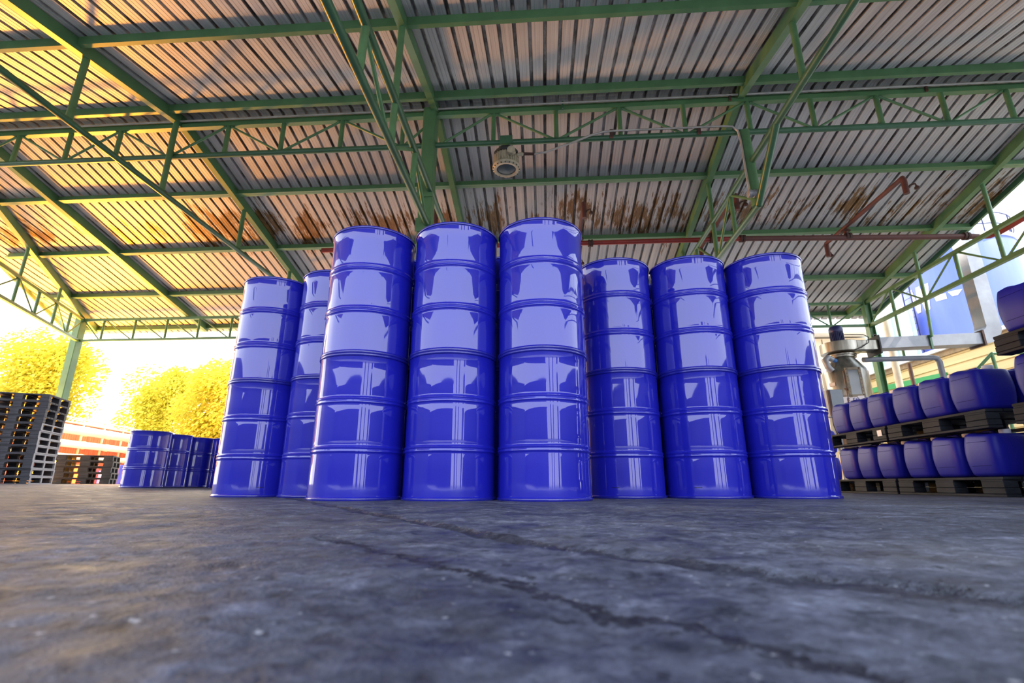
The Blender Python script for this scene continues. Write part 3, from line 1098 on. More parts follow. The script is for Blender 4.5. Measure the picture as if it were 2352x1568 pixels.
PAL_Z = 0.150
u25 = radians(25)
ux, uy = cos(u25), sin(u25)
names_lv = ['lowest', 'second from the bottom', 'third from the bottom', 'fourth from the bottom', 'fifth from the bottom', 'sixth from the bottom', 'sixth from the top', 'fifth from the top', 'fourth from the top', 'third from the top', 'second from the top', 'topmost']
g0 = gz(-10.2, 9.6)
pp = None
for k in range(12):
    jx, jy = random.uniform(-0.018, 0.018), random.uniform(-0.02, 0.02)
    # centre = front right corner minus half length plus half depth
    cx = -10.24 - ux * 0.5 - uy * 0.5 + jx
    cy = 9.55 - uy * 0.5 + ux * 0.5 + jy
    lab = 'dark grey plastic pallet in the tall stack at the left edge, %s' % names_lv[k]
    rz = u25 + random.uniform(-0.012, 0.012)
    if k in (0, 8):
        pp = make_pallet('plastic_pallet', lab, 1.0, 1.0, 'pallet_grey', (cx, cy, g0 + k * PAL_Z), rz, 'pallets in the tall left stack', 0.145, k == 0)
    else:
        dup(pp, (cx, cy, g0 + k * PAL_Z), rz, lab, 'pallets in the tall left stack')
u35 = radians(32)
sx_, sy_ = cos(u35), sin(u35)
pp = None
lv5 = ['lowest', 'second from the bottom', 'middle', 'second from the top', 'topmost']
fx, fy = -11.66, 13.06     # front right corner of the low stack
g1 = gz(fx, fy)
for k in range(5):
    cx = fx - sx_ * 0.6 - sy_ * 0.5 + random.uniform(-0.03, 0.03)
    cy = fy - sy_ * 0.6 + sx_ * 0.5
    lab = 'grey pallet in the low stack before the tinted pipes, %s' % lv5[k]
    if pp is None:
        pp = make_pallet('plastic_pallet', lab, 1.2, 1.0, 'pallet_olive', (cx, cy, g1), u35, 'pallets in the low stack by the pipes')
    else:
        dup(pp, (cx, cy, g1 + k * PAL_Z), u35, lab, 'pallets in the low stack by the pipes')

# jerrycan pallets: long side along world Y at x = 3.46
JP = [('wooden-block dark pallet on the floor under the nearer jerrycans', 4.74, 0.0), ('dark pallet on the floor under the farther jerrycans', 5.95, 0.0),
      ('dark pallet carrying the nearer upper row of jerrycans', 4.74, 0.52), ('dark pallet with a white tag carrying the farther upper row of jerrycans', 5.95, 0.52),
      ('dark pallet at the right edge holding the highest jerrycan', 3.33, 1.04)]
HID = [('dark pallet of the nearest jerrycan stack, on the floor outside the right edge', 3.33, 0.0), ('dark pallet of the nearest jerrycan stack, middle level outside the right edge', 3.33, 0.52)]
pj = None
PX = 3.475 + 0.5
for lab, y, z in JP + HID:
    if pj is None:
        pj = make_pallet('plastic_pallet', lab, 1.18, 1.0, 'pallet_dark', (PX, y, z), -pi / 2, 'pallets under the jerrycans')
        p = pj
    else:
        p = dup(pj, (PX, y, z), -pi / 2, lab, 'pallets under the jerrycans')
    if 'white tag' in lab:
        o = MB().box((0.50, -0.5025, 0.085), (0.07, 0.003, 0.06)).build('paper_tag', 'sign_white', p)
        o['label'] = 'white paper tag'


# ------------------------------------------------------------------ jerrycans
def make_can(name, label):
    t = thing(name, label, 'jerrycan')
    HB = 0.350
    # half sizes along x (depth into the row) and y (along the row), bulging in the middle
    levels = []
    nz = 22
    for i in range(nz + 1):
        f = i / nz
        bulge = sin(pi * min(1, max(0, (f * 0.94 + 0.03)))) ** 0.75
        a = 0.130 + 0.028 * bulge
        b = 0.142 + 0.028 * bulge
        edge = min(f, 1 - f)
        rr = 0.022
        if edge * HB < rr:
            q = 1 - edge * HB / rr
            ins = rr * (1 - sqrt(max(0, 1 - q * q)))
            a -= ins; b -= ins
        levels.append((a, b, f * HB))
    n = 56
    vs, fs = [], []
    def ring(a, b, z, e=5.0):
        out = []
        for k in range(n):
            th = 2 * pi * k / n
            cx, sy = cos(th), sin(th)
            out.append((a * math.copysign(abs(cx) ** (2 / e), cx), b * math.copysign(abs(sy) ** (2 / e), sy), z))
        return out
    def dip(x, y, z):
        # recess for the cap at the camera-side corner
        return z - 0.020 * sstep(-0.03, 0.02, -y) * sstep(0.0, 1.0, (z - 0.30) / 0.06)
    rings = [ring(0.02, 0.02, 0)] + [ring(a, b, z) for a, b, z in levels]
    for q in (0.8, 0.55, 0.3, 0.1):
        rings.append(ring(levels[-1][0] * q, levels[-1][1] * q, HB + 0.004 * (1 - q), 4))
    for r in rings:
        vs += [(x, y, dip(x, y, z)) for x, y, z in r]
    for i in range(len(rings) - 1):
        for k in range(n):
            k2 = (k + 1) % n
            fs.append((i * n + k, i * n + k2, i * n + n + k2, i * n + n + k))
    fs.append(tuple(range(n - 1, -1, -1)))
    m = (len(rings) - 1) * n
    fs.append(tuple(range(m, m + n)))
    MB().add(vs, fs).build('body', 'jerrycan_blue', t, smooth=50)
    # moulded level lines on the flat faces
    for z in (0.085, 0.272):
        a = 0.130 + 0.028 * sin(pi * (z / HB * 0.94 + 0.03)) ** 0.75
        b = 0.142 + 0.028 * sin(pi * (z / HB * 0.94 + 0.03)) ** 0.75
        for sx in (-1, 1):
            MB().bbox((sx * (a - 0.0005), 0.0, z), (0.003, b * 1.15, 0.003), 0.001).build('level_line', 'jerrycan_line', t)
    MB().lathe([(0.036, 0.0), (0.036, 0.012), (0.0375, 0.014), (0.0375, 0.034), (0.034, 0.038), (0.0, 0.038)], 28, (0.02, -0.085, HB - 0.022)).build('cap', 'white_plastic', t, smooth=40)['label'] = 'white screw cap'
    MB().tube([(0.0, 0.10, HB - 0.01), (0.0, 0.095, HB + 0.004), (0.0, 0.06, HB + 0.006), (0.0, 0.0, HB + 0.005), (0.0, -0.025, HB - 0.02)], [0.016, 0.015, 0.013, 0.013, 0.015], 10).build('handle', 'jerrycan_blue', t, smooth=60)
    return t


CX_ = 3.475 + 0.165
jc = None
ORD = ['nearest', 'second', 'third', 'fourth', 'fifth', 'sixth']
YS = [4.325, 4.69, 5.055, 5.46, 5.80, 6.145]
cans = []
for lvl, (z, nm) in enumerate(((PAL_Z, 'lower'), (0.52 + PAL_Z, 'upper'))):
    for i, y in enumerate(YS):
        if i == 0:
            lab = 'blue jerrycan nearest the camera in the %s front row, showing its white cap' % nm
        elif i == 5:
            lab = 'blue jerrycan farthest from the camera in the %s front row, beside the last drum stack' % nm
        else:
            lab = 'blue jerrycan, %s from the camera end of the %s front row' % (ORD[i], nm)
        cans.append((lab, CX_, y, z, 0.0))
    cans.append(('blue jerrycan behind the nearest one, second deep on the %s pallet' % nm, CX_ + 0.345, 4.33, z, 0.0))
    cans.append(('blue jerrycan at the frame edge, third deep on the %s pallet' % nm, CX_ + 0.69, 4.33, z, 0.0))
cans.append(('highest blue jerrycan, alone on the raised pallet at the right edge', CX_ + 0.01, 3.70, 1.04 + PAL_Z, 0.0))
for z, nm in ((PAL_Z, 'lower'), (0.52 + PAL_Z, 'middle')):
    for dx in (0.0, 0.67):
        for y in (2.93, 3.70):
            cans.append(('blue jerrycan of the nearest stack outside the right edge, %s level' % nm, CX_ + dx, y, z, 0.0))
for lab, x, y, z, rz in cans:
    grp = 'jerrycans outside the frame' if 'outside' in lab else 'blue jerrycans on the pallets'
    if jc is None:
        jc = make_can('jerrycan', lab)
        jc.location = (x, y, z)
        jc['group'] = grp
    else:
        dup(jc, (x, y, z), rz, lab, grp)
# one more stack farther back, glimpsed past the end of the front row
dup(pj, (4.55, 8.35, 0.0), -pi / 2, 'dark pallet farthest back, under the two jerrycans beyond the front row', 'pallets under the jerrycans')
dup(jc, (4.22, 7.98, PAL_Z), 0, 'blue jerrycan standing beyond the front rows, lower of two', 'blue jerrycans on the pallets')
dup(jc, (4.22, 7.98, PAL_Z + 0.392), 0, 'pale-lit blue jerrycan glimpsed beyond the farther upper pallet, upper of two', 'blue jerrycans on the pallets')


# ------------------------------------------------------------------ stainless vessel with blower and duct
def vessel():
    x, y = 6.54, 11.0
    t = thing('mixing_vessel', 'stainless steel vessel with a blue motor on top, right of the last drum stack', 'vessel', (x, y, 0), world=True)
    R = 0.43
    MB().lathe([(0.10, 0.55), (R * 0.6, 0.62), (R, 0.85), (R, 2.40), (R * 0.93, 2.48), (0.24, 2.72), (0.24, 2.76)], 48, (x, y, 0)).build('tank_body', 'stainless', t, smooth=40)
    MB().lathe([(0.22, 2.745), (0.275, 2.745), (0.275, 2.765), (0.25, 2.77), (0.25, 2.79), (0.285, 2.79), (0.285, 2.815), (0.22, 2.815)], 36, (x, y, 0)).build('neck_flange', 'stainless', t, smooth=40)
    for k in range(4):
        a = pi / 4 + k * pi / 2
        MB().tube([(x + 0.36 * cos(a), y + 0.36 * sin(a), 0.0), (x + 0.36 * cos(a), y + 0.36 * sin(a), 0.9)], 0.04, 12).build('leg', 'stainless', t, smooth=40)
    # volute blower: flat drum with an outlet to the right
    b = MB()
    b.lathe([(0.0, 2.85), (0.37, 2.85), (0.385, 2.86), (0.385, 3.07), (0.37, 3.08), (0.0, 3.08)], 48, (x, y, 0))
    b.bbox((x + 0.36, y - 0.19, 2.965), (0.50, 0.30, 0.22), 0.01)
    b.build('blower_housing', 'stainless', t, smooth=40)
    MB().box((x + 0.61, y - 0.16, 2.965), (0.03, 0.46, 0.40), 0).build('outlet_flange', 'black_rubber', t)
    mb = MB().lathe([(0.13, 3.08), (0.14, 3.10), (0.115, 3.11), (0.115, 3.34), (0.135, 3.34), (0.14, 3.36), (0.14, 3.42), (0.125, 3.46), (0.08, 3.485), (0.0, 3.49)], 32, (x - 0.02, y, 0))
    motor = mb.build('motor', 'motor_blue', t, smooth=40)
    fn = MB()
    for k in range(24):
        a = 2 * pi * k / 24
        fn.box((x - 0.02 + 0.122 * cos(a), y + 0.122 * sin(a), 3.22), (0.025, 0.006, 0.21), a)
    fn.build('motor_fins', 'motor_blue', t)
    MB().tube([(x + 0.11, y - 0.05, 3.28), (x + 0.22, y - 0.12, 3.26), (x + 0.36, y - 0.30, 3.20), (x + 0.42, y - 0.36, 3.12), (x + 0.38, y - 0.38, 3.0), (x + 0.18, y - 0.44, 2.88), (x + 0.05, y - 0.40, 2.84)], 0.009, 8).build('motor_cable', 'black_rubber', t, smooth=60)
    # sight glass facing the camera
    a0 = atan2(-y, -x) + 0.33
    M = Matrix.Rotation(a0 + pi / 2, 3, 'Z')
    c = Vector((x + (R + 0.01) * cos(a0), y + (R + 0.01) * sin(a0), 2.14))
    f = MB()
    for d, s in (((-0.12, 0, 0), (0.05, 0.05, 0.62)), ((0.12, 0, 0), (0.05, 0.05, 0.62)), ((0, 0, 0.285), (0.24, 0.05, 0.05)), ((0, 0, -0.285), (0.24, 0.05, 0.05))):
        f.box(c + M @ Vector(d), s, M=M)
    w = f.build('sight_glass_frame', 'flange_brass', t)
    MB().box(c + M @ Vector((0, 0.0, 0)), (0.20, 0.03, 0.54), M=M).build('sight_glass', 'dark_glass', t)
    bo = MB()
    for q in range(8):
        for s in (-1, 1):
            bo.box(c + M @ Vector((s * 0.12, -0.028, -0.27 + q * 0.077)), (0.016, 0.012, 0.016), M=M)
    bo.build('frame_bolts', 'brown_pipe', t)
    # sign under the glass
    c2 = Vector((x + (R + 0.02) * cos(a0 - 0.2), y + (R + 0.02) * sin(a0 - 0.2), 1.76))
    M2 = Matrix.Rotation(a0 - 0.2 + pi / 2, 3, 'Z')
    sg = MB().box(c2, (0.40, 0.012, 0.17), M=M2).build('name_plate', 'sign_white', t)
    tx = bpy.data.curves.new('lettering', 'FONT')
    tx.body = 'F-S0'
    tx.size = 0.13
    tx.extrude = 0.001
    tx.align_x = 'CENTER'; tx.align_y = 'CENTER'
    tx.materials.append(MATS['sign_blue'])
    tmp = bpy.data.objects.new('tmp_text', tx)
    COL.objects.link(tmp)
    bpy.context.view_layer.update()
    dg = bpy.context.evaluated_depsgraph_get()
    lm = bpy.data.meshes.new_from_object(tmp.evaluated_get(dg))
    bpy.data.objects.remove(tmp)
    to = bpy.data.objects.new('lettering', lm)
    if not lm.materials:
        lm.materials.append(MATS['sign_blue'])
    COL.objects.link(to)
    to.parent = sg
    rot = Matrix.Rotation(a0 - 0.2 + pi / 2, 4, 'Z') @ Matrix.Rotation(pi / 2, 4, 'X')
    to.rotation_euler = rot.to_euler()
    to.location = c2 + M2 @ Vector((0, -0.0075, 0)) - Vector(t.location)
    # level rod with a collar
    a1 = atan2(-y, -x) - 0.05
    px, py = x + (R + 0.03) * cos(a1), y + (R + 0.03) * sin(a1)
    MB().tube([(px, py, 2.38), (px, py, 1.2)], 0.012, 8).tube([(px, py, 2.02), (px, py, 1.98)], [0.05, 0.02], 10).build('level_rod', 'brown_pipe', t, smooth=40)
    # hose elbow at the left
    MB().tube([(x - 0.24, y - 0.16, 2.66), (x - 0.32, y - 0.2, 2.68)], 0.05, 14).build('blue_coupling', 'blue_fitting', t, smooth=40)
    MB().tube([(x - 0.32, y - 0.2, 2.68), (x - 0.42, y - 0.22, 2.72), (x - 0.50, y - 0.24, 2.66), (x - 0.47, y - 0.26, 2.5), (x - 0.40, y - 0.26, 2.42)], [0.06, 0.066, 0.066, 0.062, 0.06], 16).build('hose_elbow', 'galvanised', t, smooth=60)
    # name tag on the upper body
    a2 = atan2(-y, -x) - 0.62
    M3 = Matrix.Rotation(a2 + pi / 2, 3, 'Z')
    MB().box((x + (R + 0.006) * cos(a2), y + (R + 0.006) * sin(a2), 2.14), (0.13, 0.015, 0.07), M=M3).build('small_plate', 'galvanised', t)
    return t


vessel()

t = thing('switch_box', 'grey steel electrical box standing on a post left of the stainless vessel', 'electrical box', (5.78, 10.35, 0), world=True)
MB().bbox((5.84, 10.35, 1.66), (0.30, 0.18, 0.55), 0.012).build('cabinet', 'box_grey', t)
MB().box((5.70, 10.24, 1.66), (0.05, 0.05, 0.50)).build('hinge_side', 'rusty_iron', t)
MB().tube([(5.84, 10.35, 0), (5.84, 10.35, 1.4)], 0.03, 10).build('post', 'box_grey', t, smooth=40)
cb = MB()
for k in range(4):
    cb.tube([(5.74 + 0.06 * k, 10.32, 1.39), (5.74 + 0.06 * k, 10.32, 1.22), (5.80 + 0.03 * k, 10.33, 1.0)], 0.012, 8)
cb.build('cables', 'black_rubber', t, smooth=60)


def duct():
    t = thing('exhaust_duct', 'square galvanised duct from the blower to an elbow and up outside the roof edge', 'duct', (8.3, 10.83, 2.9), world=True)
    z = 2.985
    MB().bar((7.17, 10.84, z + 0.02), (9.27, 10.80, z + 0.08), 0.32, 0.24).build('level_duct', 'galvanised', t)
    MB().bar((9.24, 10.80, z + 0.08), (9.28, 10.80, z + 0.08), 0.40, 0.33).build('joint_flange', 'rusty_iron', t)
    el = MB()
    pts = []
    vs, fs = [], []
    n = 7
    for i in range(n + 1):
        a = pi / 2 * i / n
        ro, ri = 0.42, 0.12
        cx, cz = 9.28, 3.36
        for r in (ri, ro):
            for dy in (-0.16, 0.16):
                vs.append((cx + r * sin(a), 10.80 + dy, cz - r * cos(a) + 0.0))
    for i in range(n):
        o = i * 4
        fs += [(o, o + 1, o + 5, o + 4), (o + 3, o + 2, o + 6, o + 7), (o + 2, o, o + 4, o + 6), (o + 1, o + 3, o + 7, o + 5)]
    el.add(vs, fs).build('elbow', 'galvanised', t)
    MB().bar((9.55, 10.80, 3.33), (9.55, 10.80, 7.2), 0.30, 0.30, up=(0, 1, 0)).build('upright_duct', 'galvanised', t)
    MB().bar((8.20, 10.60, 3.12), (8.20, 11.05, 3.14), 0.05, 0.05).bar((8.20, 10.64, 2.84), (8.20, 10.64, 3.12), 0.04, 0.04, up=(0, 1, 0)).build('support_strap', 'green_pipe', t)
    return t


duct()
tag(MB().tube([(6.95, 10.95, 2.70), (8.42, 10.98, 2.735), (8.50, 10.98, 2.715), (8.54, 10.98, 2.64), (8.54, 10.98, 0.0)], 0.055, 16).build('drain_pipe', 'pvc_grey', smooth=60, origin=(8.5, 10.98, 0)),
    'grey plastic pipe running level below the duct and elbowing down to the floor', 'pipe')
tag(MB().tube([(9.36, 13.5, 4.42), (9.36, 13.5, 4.0), (9.36, 13.5, 0.0)], 0.085, 16).build('rain_pipe', 'pvc_cream', smooth=40, origin=(9.36, 13.5, 0)), 'cream downpipe outside the right corner column', 'pipe')
tag(MB().tube([(8.42, 11.7, 2.78), (8.42, 11.7, 0.0)], 0.04, 12).build('drain_pipe', 'brown_pipe', smooth=40, origin=(8.42, 11.7, 0)), 'thin brown upright pipe between the cream downpipe and the grey elbow', 'pipe')

# small green frame that props the duct elbow
t = thing('duct_frame', 'small green pipe frame standing under the duct elbow outside', 'frame', (10.3, 11.9, 0), world=True)
zt = 2.80
for a, b in (((9.62, 10.95, zt), (9.62, 10.95, 0)), ((9.62, 10.95, zt), (11.2, 10.95, zt)), ((11.2, 10.95, zt), (11.2, 10.95, 0)), ((9.62, 10.95, zt), (9.0, 11.4, 2.0)), ((11.2, 10.95, zt), (10.4, 10.95, 2.0))):
    rod(t, 'bar', a, b, 0.032)


# ------------------------------------------------------------------ buildings and tank beyond the right side
def beige_shed():
    x = 12.0
    t = thing('cladding_shed', 'beige clad shed with a white gutter beyond the right side', 'building', (x, 16, 0), world=True)
    y0, y1, zt = 8.0, 20.3, 3.95
    w = MB()
    nb = 16
    for k in range(nb):
        z0, z1 = 0.0 + zt * k / nb, zt * (k + 1) / nb
        w.add([(x, y0, z0), (x, y1, z0), (x, y1, z1), (x, y0, z1), (x - 0.035, y0, z0 + 0.02), (x - 0.035, y1, z0 + 0.02)], [(0, 1, 5, 4), (4, 5, 2, 3)])
    w.box((x + 1.25, (y0 + y1) / 2, zt / 2), (2.4, y1 - y0 - 0.02, zt - 0.1))
    w.build('clad_wall', 'beige_cladding', t)
    MB().bar((x - 0.1, y0, zt + 0.03), (x - 0.1, y1, zt + 0.03), 0.16, 0.10).build('gutter', 'white_trim', t)
    MB().bar((x - 0.05, y0, zt - 0.10), (x - 0.05, y1, zt - 0.10), 0.07, 0.16).build('gutter_under_board', 'gutter_brown', t)  # brown board along the wall just below the gutter
    MB().add([(x - 0.15, y0, zt + 0.06), (x - 0.15, y1, zt + 0.06), (x + 2.6, y1, zt + 0.10), (x + 2.6, y0, zt + 0.10)], [(0, 1, 2, 3)]).build('roof', 'beige_cladding', t)
    MB().bar((x - 0.09, 15.2, 3.21), (x - 0.09, 19.6, 3.41), 0.10, 0.17).build('fascia_beam', 'bright_green', t)['label'] = 'bright green beam'
    return t


beige_shed()


def storage_tank():
    cx, cy, R = 18.7, 21.9, 2.12
    t = thing('storage_tank', 'large pale blue storage tank with white lettering outside at right', 'tank', (cx, cy, 0), world=True)
    zt = 10.1
    MB().lathe([(R, 0.0), (R, zt), (R * 0.97, zt + 0.12), (R * 0.5, zt + 0.55), (0, zt + 0.7)], 64, (cx, cy, 0)).build('shell', 'tank_blue', t, smooth=40)
    MB().lathe([(R, zt - 0.05), (R + 0.05, zt - 0.05), (R + 0.05, zt + 0.12), (R, zt + 0.12)], 64, (cx, cy, 0)).build('top_ring', 'white_trim', t, smooth=40)
    # white letters wrapped on the shell
    a0 = atan2(-cy, -cx)
    def P(u, z):
        a = a0 - u / R
        return (cx + (R + 0.012) * cos(a), cy + (R + 0.012) * sin(a), z)
    def poly(mb, pts):
        # subdivide a quad across so that it follows the curve
        (a, b, c, d) = pts
        n = 6
        vs = []
        for i in range(n + 1):
            f = i / n
            vs.append(P(a[0] + (b[0] - a[0]) * f, a[1] + (b[1] - a[1]) * f))
            vs.append(P(d[0] + (c[0] - d[0]) * f, d[1] + (c[1] - d[1]) * f))
        mb.add(vs, [(2 * i, 2 * i + 2, 2 * i + 3, 2 * i + 1) for i in range(n)])
    u0, zb, h = 1.98, 7.35, 1.15
    W = MB()
    w = 0.26
    for (ua, ub) in ((0.0, 0.26), (0.26, 0.52), (0.52, 0.78), (0.78, 1.04)):
        pass
    def stroke(mb, ut, ub):
        poly(mb, ((u0 - ub, zb), (u0 - ub - 0.17, zb), (u0 - ut - 0.17, zb + h), (u0 - ut, zb + h)))
    stroke(W, 0.0, 0.20); stroke(W, 0.40, 0.22); stroke(W, 0.42, 0.60); stroke(W, 0.80, 0.64)
    W.build('letter', 'white_trim', t)
    L = MB()
    poly(L, ((u0 - 1.10, zb + 0.25), (u0 - 1.48, zb + 0.25), (u0 - 1.48, zb + 0.5), (u0 - 1.06, zb + 0.5)))
    L.build('letter', 'white_trim', t)
    L = MB()
    poly(L, ((u0 - 1.66, zb + 0.3), (u0 - 1.84, zb + 0.3), (u0 - 2.02, zb + 0.52), (u0 - 1.56, zb + 0.52)))
    L.build('letter', 'white_trim', t)
    rail = MB()
    for k in range(10):
        a = 2 * pi * k / 10 + 0.2
        rail.tube([(cx + R * cos(a), cy + R * sin(a), zt), (cx + R * cos(a), cy + R * sin(a), zt + 1.0)], 0.025, 6)
    for z in (0.5, 1.0):
        rail.tube([(cx + R * cos(2 * pi * k / 40), cy + R * sin(2 * pi * k / 40), zt + z) for k in range(41)], 0.025, 6)
    rail.build('guard_rail', 'motor_blue', t)
    lad = MB()
    a = a0 - 0.9
    for s in (-0.25, 0.25):
        pts = [(cx + (R + 0.2) * cos(a) - s * sin(a), cy + (R + 0.2) * sin(a) + s * cos(a), z) for z in (0.5, zt + 1.2)]
        pts.append((cx + (R - 0.2) * cos(a) - s * sin(a), cy + (R - 0.2) * sin(a) + s * cos(a), zt + 1.5))
        pts.append((cx + (R - 0.5) * cos(a) - s * sin(a), cy + (R - 0.5) * sin(a) + s * cos(a), zt + 1.0))
        lad.tube(pts, 0.03, 6)
    for k in range(34):
        z = 0.6 + k * 0.3
        lad.tube([(cx + (R + 0.2) * cos(a) + 0.25 * sin(a), cy + (R + 0.2) * sin(a) - 0.25 * cos(a), z), (cx + (R + 0.2) * cos(a) - 0.25 * sin(a), cy + (R + 0.2) * sin(a) + 0.25 * cos(a), z)], 0.015, 6)
    lad.build('ladder', 'motor_blue', t)
    return t


storage_tank()


def panel_hall():
    t = thing('panel_hall', 'pale beige panelled hall beyond the far right, behind the vessel', 'building', (10, 21, 0), world=True)
    MB().box((5.8, 22, 3.0), (15.6, 2.0, 6.1)).build('wall', 'beige_panel', t)
    j = MB()
    for k in range(9):
        j.box((-1.0 + k * 1.6, 20.985, 3.0), (0.03, 0.02, 6.0))
    for z in (2.2, 3.9):
        j.box((5.8, 20.985, z), (15.5, 0.02, 0.03))
    j.build('panel_joints', 'gutter_brown', t)
    MB().box((5.8, 21.6, 6.25), (15.8, 2.4, 0.25)).build('eave', 'white_trim', t)
    return t


panel_hall()
t = thing('white_tower', 'white tower with pale teal frame posts outside behind the corner column', 'tower', (13.4, 21, 0), world=True)
MB().box((15.05, 22.5, 3.8), (2.3, 1.6, 7.6)).build('wall', 'white_trim', t)
for x in (14.0, 14.55, 15.3, 16.1):
    MB().box((x, 21.6, 3.8), (0.09, 0.09, 7.7)).build('post', 'pale_teal', t)
for z in (5.0, 6.2):
    MB().box((15.05, 21.62, z), (2.3, 0.05, 0.05)).build('rail', 'pale_teal', t)


# ------------------------------------------------------------------ left yard: pipes, wall, clutter, trees
def tinted_pipes():
    pa, pb = Vector((-19.4, 18.6, 0)), Vector((-20.5, 23.4, 0))
    d = (pb - pa).normalized()
    a, b = pa - d * 2.0, pb + d * 5.0
    nrm = Vector((-d.y, d.x, 0))
    if nrm.x > 0:
        nrm = -nrm
    for z, r, lab in ((2.30, 0.19, 'thick pipe with warm glow painted in, upper of the three on the tinted wall'), (1.72, 0.15, 'pipe with warm glow painted in, middle of the three on the tinted wall'), (1.22, 0.11, 'pipe with warm glow painted in, lowest of the three on the tinted wall')):
        t = thing('cream_pipe', lab, 'pipe', (a.x, a.y, z), group='pipes along the rust-red wall', world=True)
        MB().tube([(a.x, a.y, z), (b.x, b.y, z)], r, 20).build('run', 'pipe_glow_tint', t, smooth=40)
        L = (b - a).length
        k = 0.7
        while k < L:
            p = a + d * k
            q = p + d * 0.07
            MB().tube([(p.x, p.y, z), (q.x, q.y, z)], r + 0.02, 20).build('joint_band', 'pipe_glow_tint', t, smooth=40)
            k += 1.6
    wa, wb = a + nrm * 0.5, b + nrm * 0.5
    t = thing('tinted_wall', 'sheet wall with orange glow painted in, behind the three tinted pipes', 'wall', (wa.x, wa.y, 0), world=True)
    t['kind'] = 'thing'
    m = MB()
    n = 160
    vs = []
    for i in range(n + 1):
        p = wa + (wb - wa) * (i / n) + nrm * (0.03 if i % 2 else 0)
        vs += [(p.x, p.y, 0.05), (p.x, p.y, 2.62)]
    m.add(vs, [(2 * i, 2 * i + 2, 2 * i + 3, 2 * i + 1) for i in range(n)])
    o = m.build('sheet', 'wall_glow_tint', t)
    o.modifiers.new('t', 'SOLIDIFY').thickness = 0.01
    MB().tube([(wa.x, wa.y, 2.66), (wb.x, wb.y, 2.66)], 0.045, 10).build('top_rail', 'pipe_glow_tint', t, smooth=40)
    MB().tube([(wa.x, wa.y, 2.86), (wb.x, wb.y, 2.86)], 0.03, 10).build('top_rail', 'pipe_glow_tint', t, smooth=40)
    L = (wb - wa).length
    for k in range(9):
        p = wa + (wb - wa) * (k / 8)
        MB().box((p.x, p.y, 1.45), (0.08, 0.08, 2.9)).build('post', 'pipe_glow_tint', t)


tinted_pipes()

tag(MB().bbox((0, 0, 0.28), (0.5, 0.45, 0.56), 0.02).build('blue_box', 'box_blue', loc=(-12.9, 14.65, 0.1), ), 'pale blue box standing beside the low pallet stack', 'box')
tag(MB().bbox((0, 0, 0.30), (0.7, 0.5, 0.60), 0.02).build('red_crate', 'crate_red', loc=(-14.2, 14.8, 0.07), ), 'red crate seen through the openings of the low pallet stack', 'crate')
tag(MB().bbox((0, 0, 0.22), (0.8, 0.6, 0.44), 0.02).build('blue_crate', 'box_blue', loc=(-13.6, 15.35, 0.07), ), 'blue crate seen through the openings of the low pallet stack', 'crate')
s = MB().lathe([(0.0, 0.0), (0.26, 0.02), (0.33, 0.14), (0.30, 0.40), (0.20, 0.62), (0.08, 0.74), (0.10, 0.82), (0.0, 0.83)], 20)
s.v = [(x * (1 + 0.15 * noise.noise(Vector((x * 6, y * 6, z * 5)))), y * (1 + 0.15 * noise.noise(Vector((x * 6, y * 6, z * 5 + 9)))), z) for x, y, z in s.v]
s.v = [(x * 0.72, y * 0.72, z * 0.85) for x, y, z in s.v]
tag(s.build('white_sack', 'sack_white', loc=(-13.5, 13.2, 0.1), smooth=60), 'white sack standing between the two pallet stacks', 'sack')
tag(MB().bbox((0, 0, 0.26), (0.55, 0.5, 0.52), 0.01).build('carton', 'cardboard', loc=(-14.4, 13.5, 0.07), ), 'brown cardboard carton behind the tall pallet stack', 'carton')


def tree(label, x, y, h, rad, trunk_r, mat, n_leaf, seed, group='golden trees beyond the left yard'):
    rnd = random.Random(seed)
    t = thing('leafy_tree', label, 'tree', (x, y, 0), 0, group)
    # trunk and boughs
    tr = MB()
    tr.tube([(0, 0, -0.1), (rnd.uniform(-.1, .1), 0.05, h * 0.3), (rnd.uniform(-.2, .2), 0.1, h * 0.7)], [trunk_r, trunk_r * 0.75, trunk_r * 0.3], 10)
    blobs = []
    for k in range(13):
        a = rnd.uniform(0, 2 * pi)
        rr = rad * rnd.uniform(0.15, 0.75)
        z = h * rnd.uniform(0.28, 0.86)
        s = (1 - abs(z / h - 0.55) * 0.9)
        p = Vector((rr * cos(a) * s, rr * sin(a) * s, z))
        blobs.append((p, rad * rnd.uniform(0.38, 0.6)))
        tr.tube([(0, 0.05, z * 0.55), tuple(p * 0.6 + Vector((0, 0, z * 0.38))), tuple(p)], [trunk_r * 0.4, trunk_r * 0.25, 0.02], 6)
    blobs.append((Vector((0, 0, h * 0.88)), rad * 0.36))
    tr.build('trunk', 'bark', t, smooth=60)
    vs, fs = [], []
    for i in range(int(n_leaf * 1.5)):
        c, r = blobs[rnd.randrange(len(blobs))]
        d = Vector((rnd.gauss(0, 1), rnd.gauss(0, 1), rnd.gauss(0, 0.85))).normalized() * r * (rnd.random() ** 0.4)
        p = c + d
        q = Vector((rnd.gauss(0, 1), rnd.gauss(0, 1), rnd.gauss(0, 1))).normalized()
        w = q.orthogonal().normalized()
        v = q.cross(w)
        s = rnd.uniform(0.065, 0.125)
        o = len(vs)
        vs += [p - w * s, p + v * s * 0.5, p + w * s, p - v * s * 0.5]
        fs.append((o, o + 1, o + 2, o + 3))
    MB().add(vs, fs).build('foliage', mat, t)
    return t


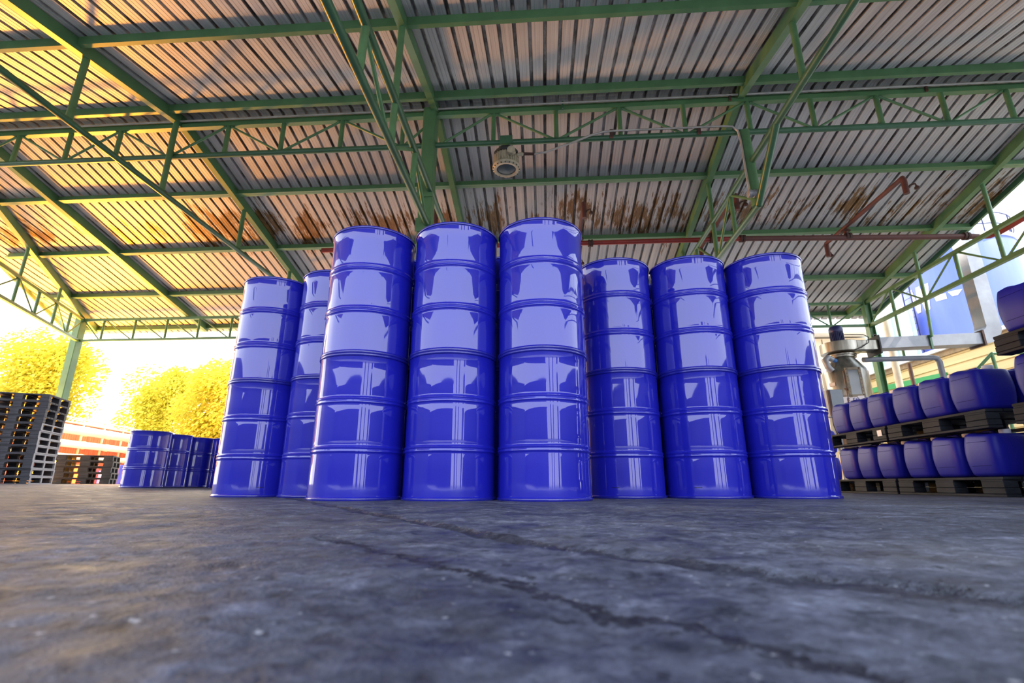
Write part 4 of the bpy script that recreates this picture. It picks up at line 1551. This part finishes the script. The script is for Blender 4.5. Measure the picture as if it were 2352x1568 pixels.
TREES = [('big golden tree at the left edge behind the tall pallet stack', -21.2, 14.0, 7.0, 3.0, 0.22, 'leaf_gold', 26000, 1),
         ('tall golden tree standing just right of the left corner column', -26.2, 24.9, 8.0, 2.9, 0.2, 'leaf_lime', 20000, 2),
         ('pale tree in the middle of the bright gap, behind the wall', -24.6, 31.2, 7.8, 2.7, 0.18, 'leaf_lime', 17000, 3),
         ('small yellow tree next to the leftmost drum stack', -17.2, 26.0, 6.6, 2.9, 0.16, 'leaf_lime', 18000, 4),
         ('low bushy tree between the yellow tree and the drums', -12.6, 27.0, 5.0, 2.6, 0.14, 'leaf_lime', 14000, 5),
         ('low golden tree behind the right half of the rust-red wall', -17.5, 36.0, 6.6, 3.4, 0.15, 'leaf_gold', 14000, 6),
         ('golden tree right behind the left end of the cream pipes', -25.6, 18.6, 6.6, 2.7, 0.2, 'leaf_gold', 17000, 7)]
for a in TREES:
    tree(*a)


# ------------------------------------------------------------------ dark blocks added behind the camera for the drums to mirror
def rear(name, label, x0, x1, y, z, mat='occluder_dark'):
    t = thing(name, label, 'building', ((x0 + x1) / 2, y, 0), world=True)
    MB().box(((x0 + x1) / 2, y - 1, z / 2), (x1 - x0, 2.0, z)).build('wall', mat, t)
    MB().box(((x0 + x1) / 2, y - 0.9, z + 0.08), (x1 - x0 + 0.5, 2.6, 0.16)).build('roof', mat, t)


rear('rear_occluder', 'dark hall block added behind the camera for the drums to mirror', -26, 3.0, -14, 4.0)
rear('rear_occluder_right', 'dark shed block added behind the camera on the right for the drums to mirror', 16.5, 34, -14, 4.0)
for x in (5.2, 7.4, 11.6):
    tag(MB().tube([(x, -13, -0.05), (x, -13, 5.0)], 0.28 if x < 10 else 0.55, 12).build('occluder_post', 'occluder_dark', smooth=40, origin=(x, -13, 0)), 'dark round post added behind the camera to break up the drum reflections', 'post', 'added posts behind the camera')


def flank(name, label, x0, x1, y0, y1, z):  # added block beside the yard, darkens the sides of the drum reflections
    t = thing(name, label, 'building', ((x0 + x1) / 2, (y0 + y1) / 2, 0), world=True)
    MB().box(((x0 + x1) / 2, (y0 + y1) / 2, z / 2), (x1 - x0, y1 - y0, z)).build('wall', 'occluder_dark', t)
    MB().box(((x0 + x1) / 2, (y0 + y1) / 2, z + 0.08), (x1 - x0 + 0.5, y1 - y0 + 0.3, 0.16)).build('roof', 'occluder_dark', t)


flank('flank_occluder', 'dark hall block added at the left, outside the frame, for the drum reflections', -20, -17, -12, 5.5, 4.2)
flank('flank_occluder', 'dark hall block added at the right, outside the frame, for the drum reflections', 13.5, 16.5, -11, 4.5, 3.6)

for o in bpy.data.objects:
    if '_w' in o:
        del o['_w']
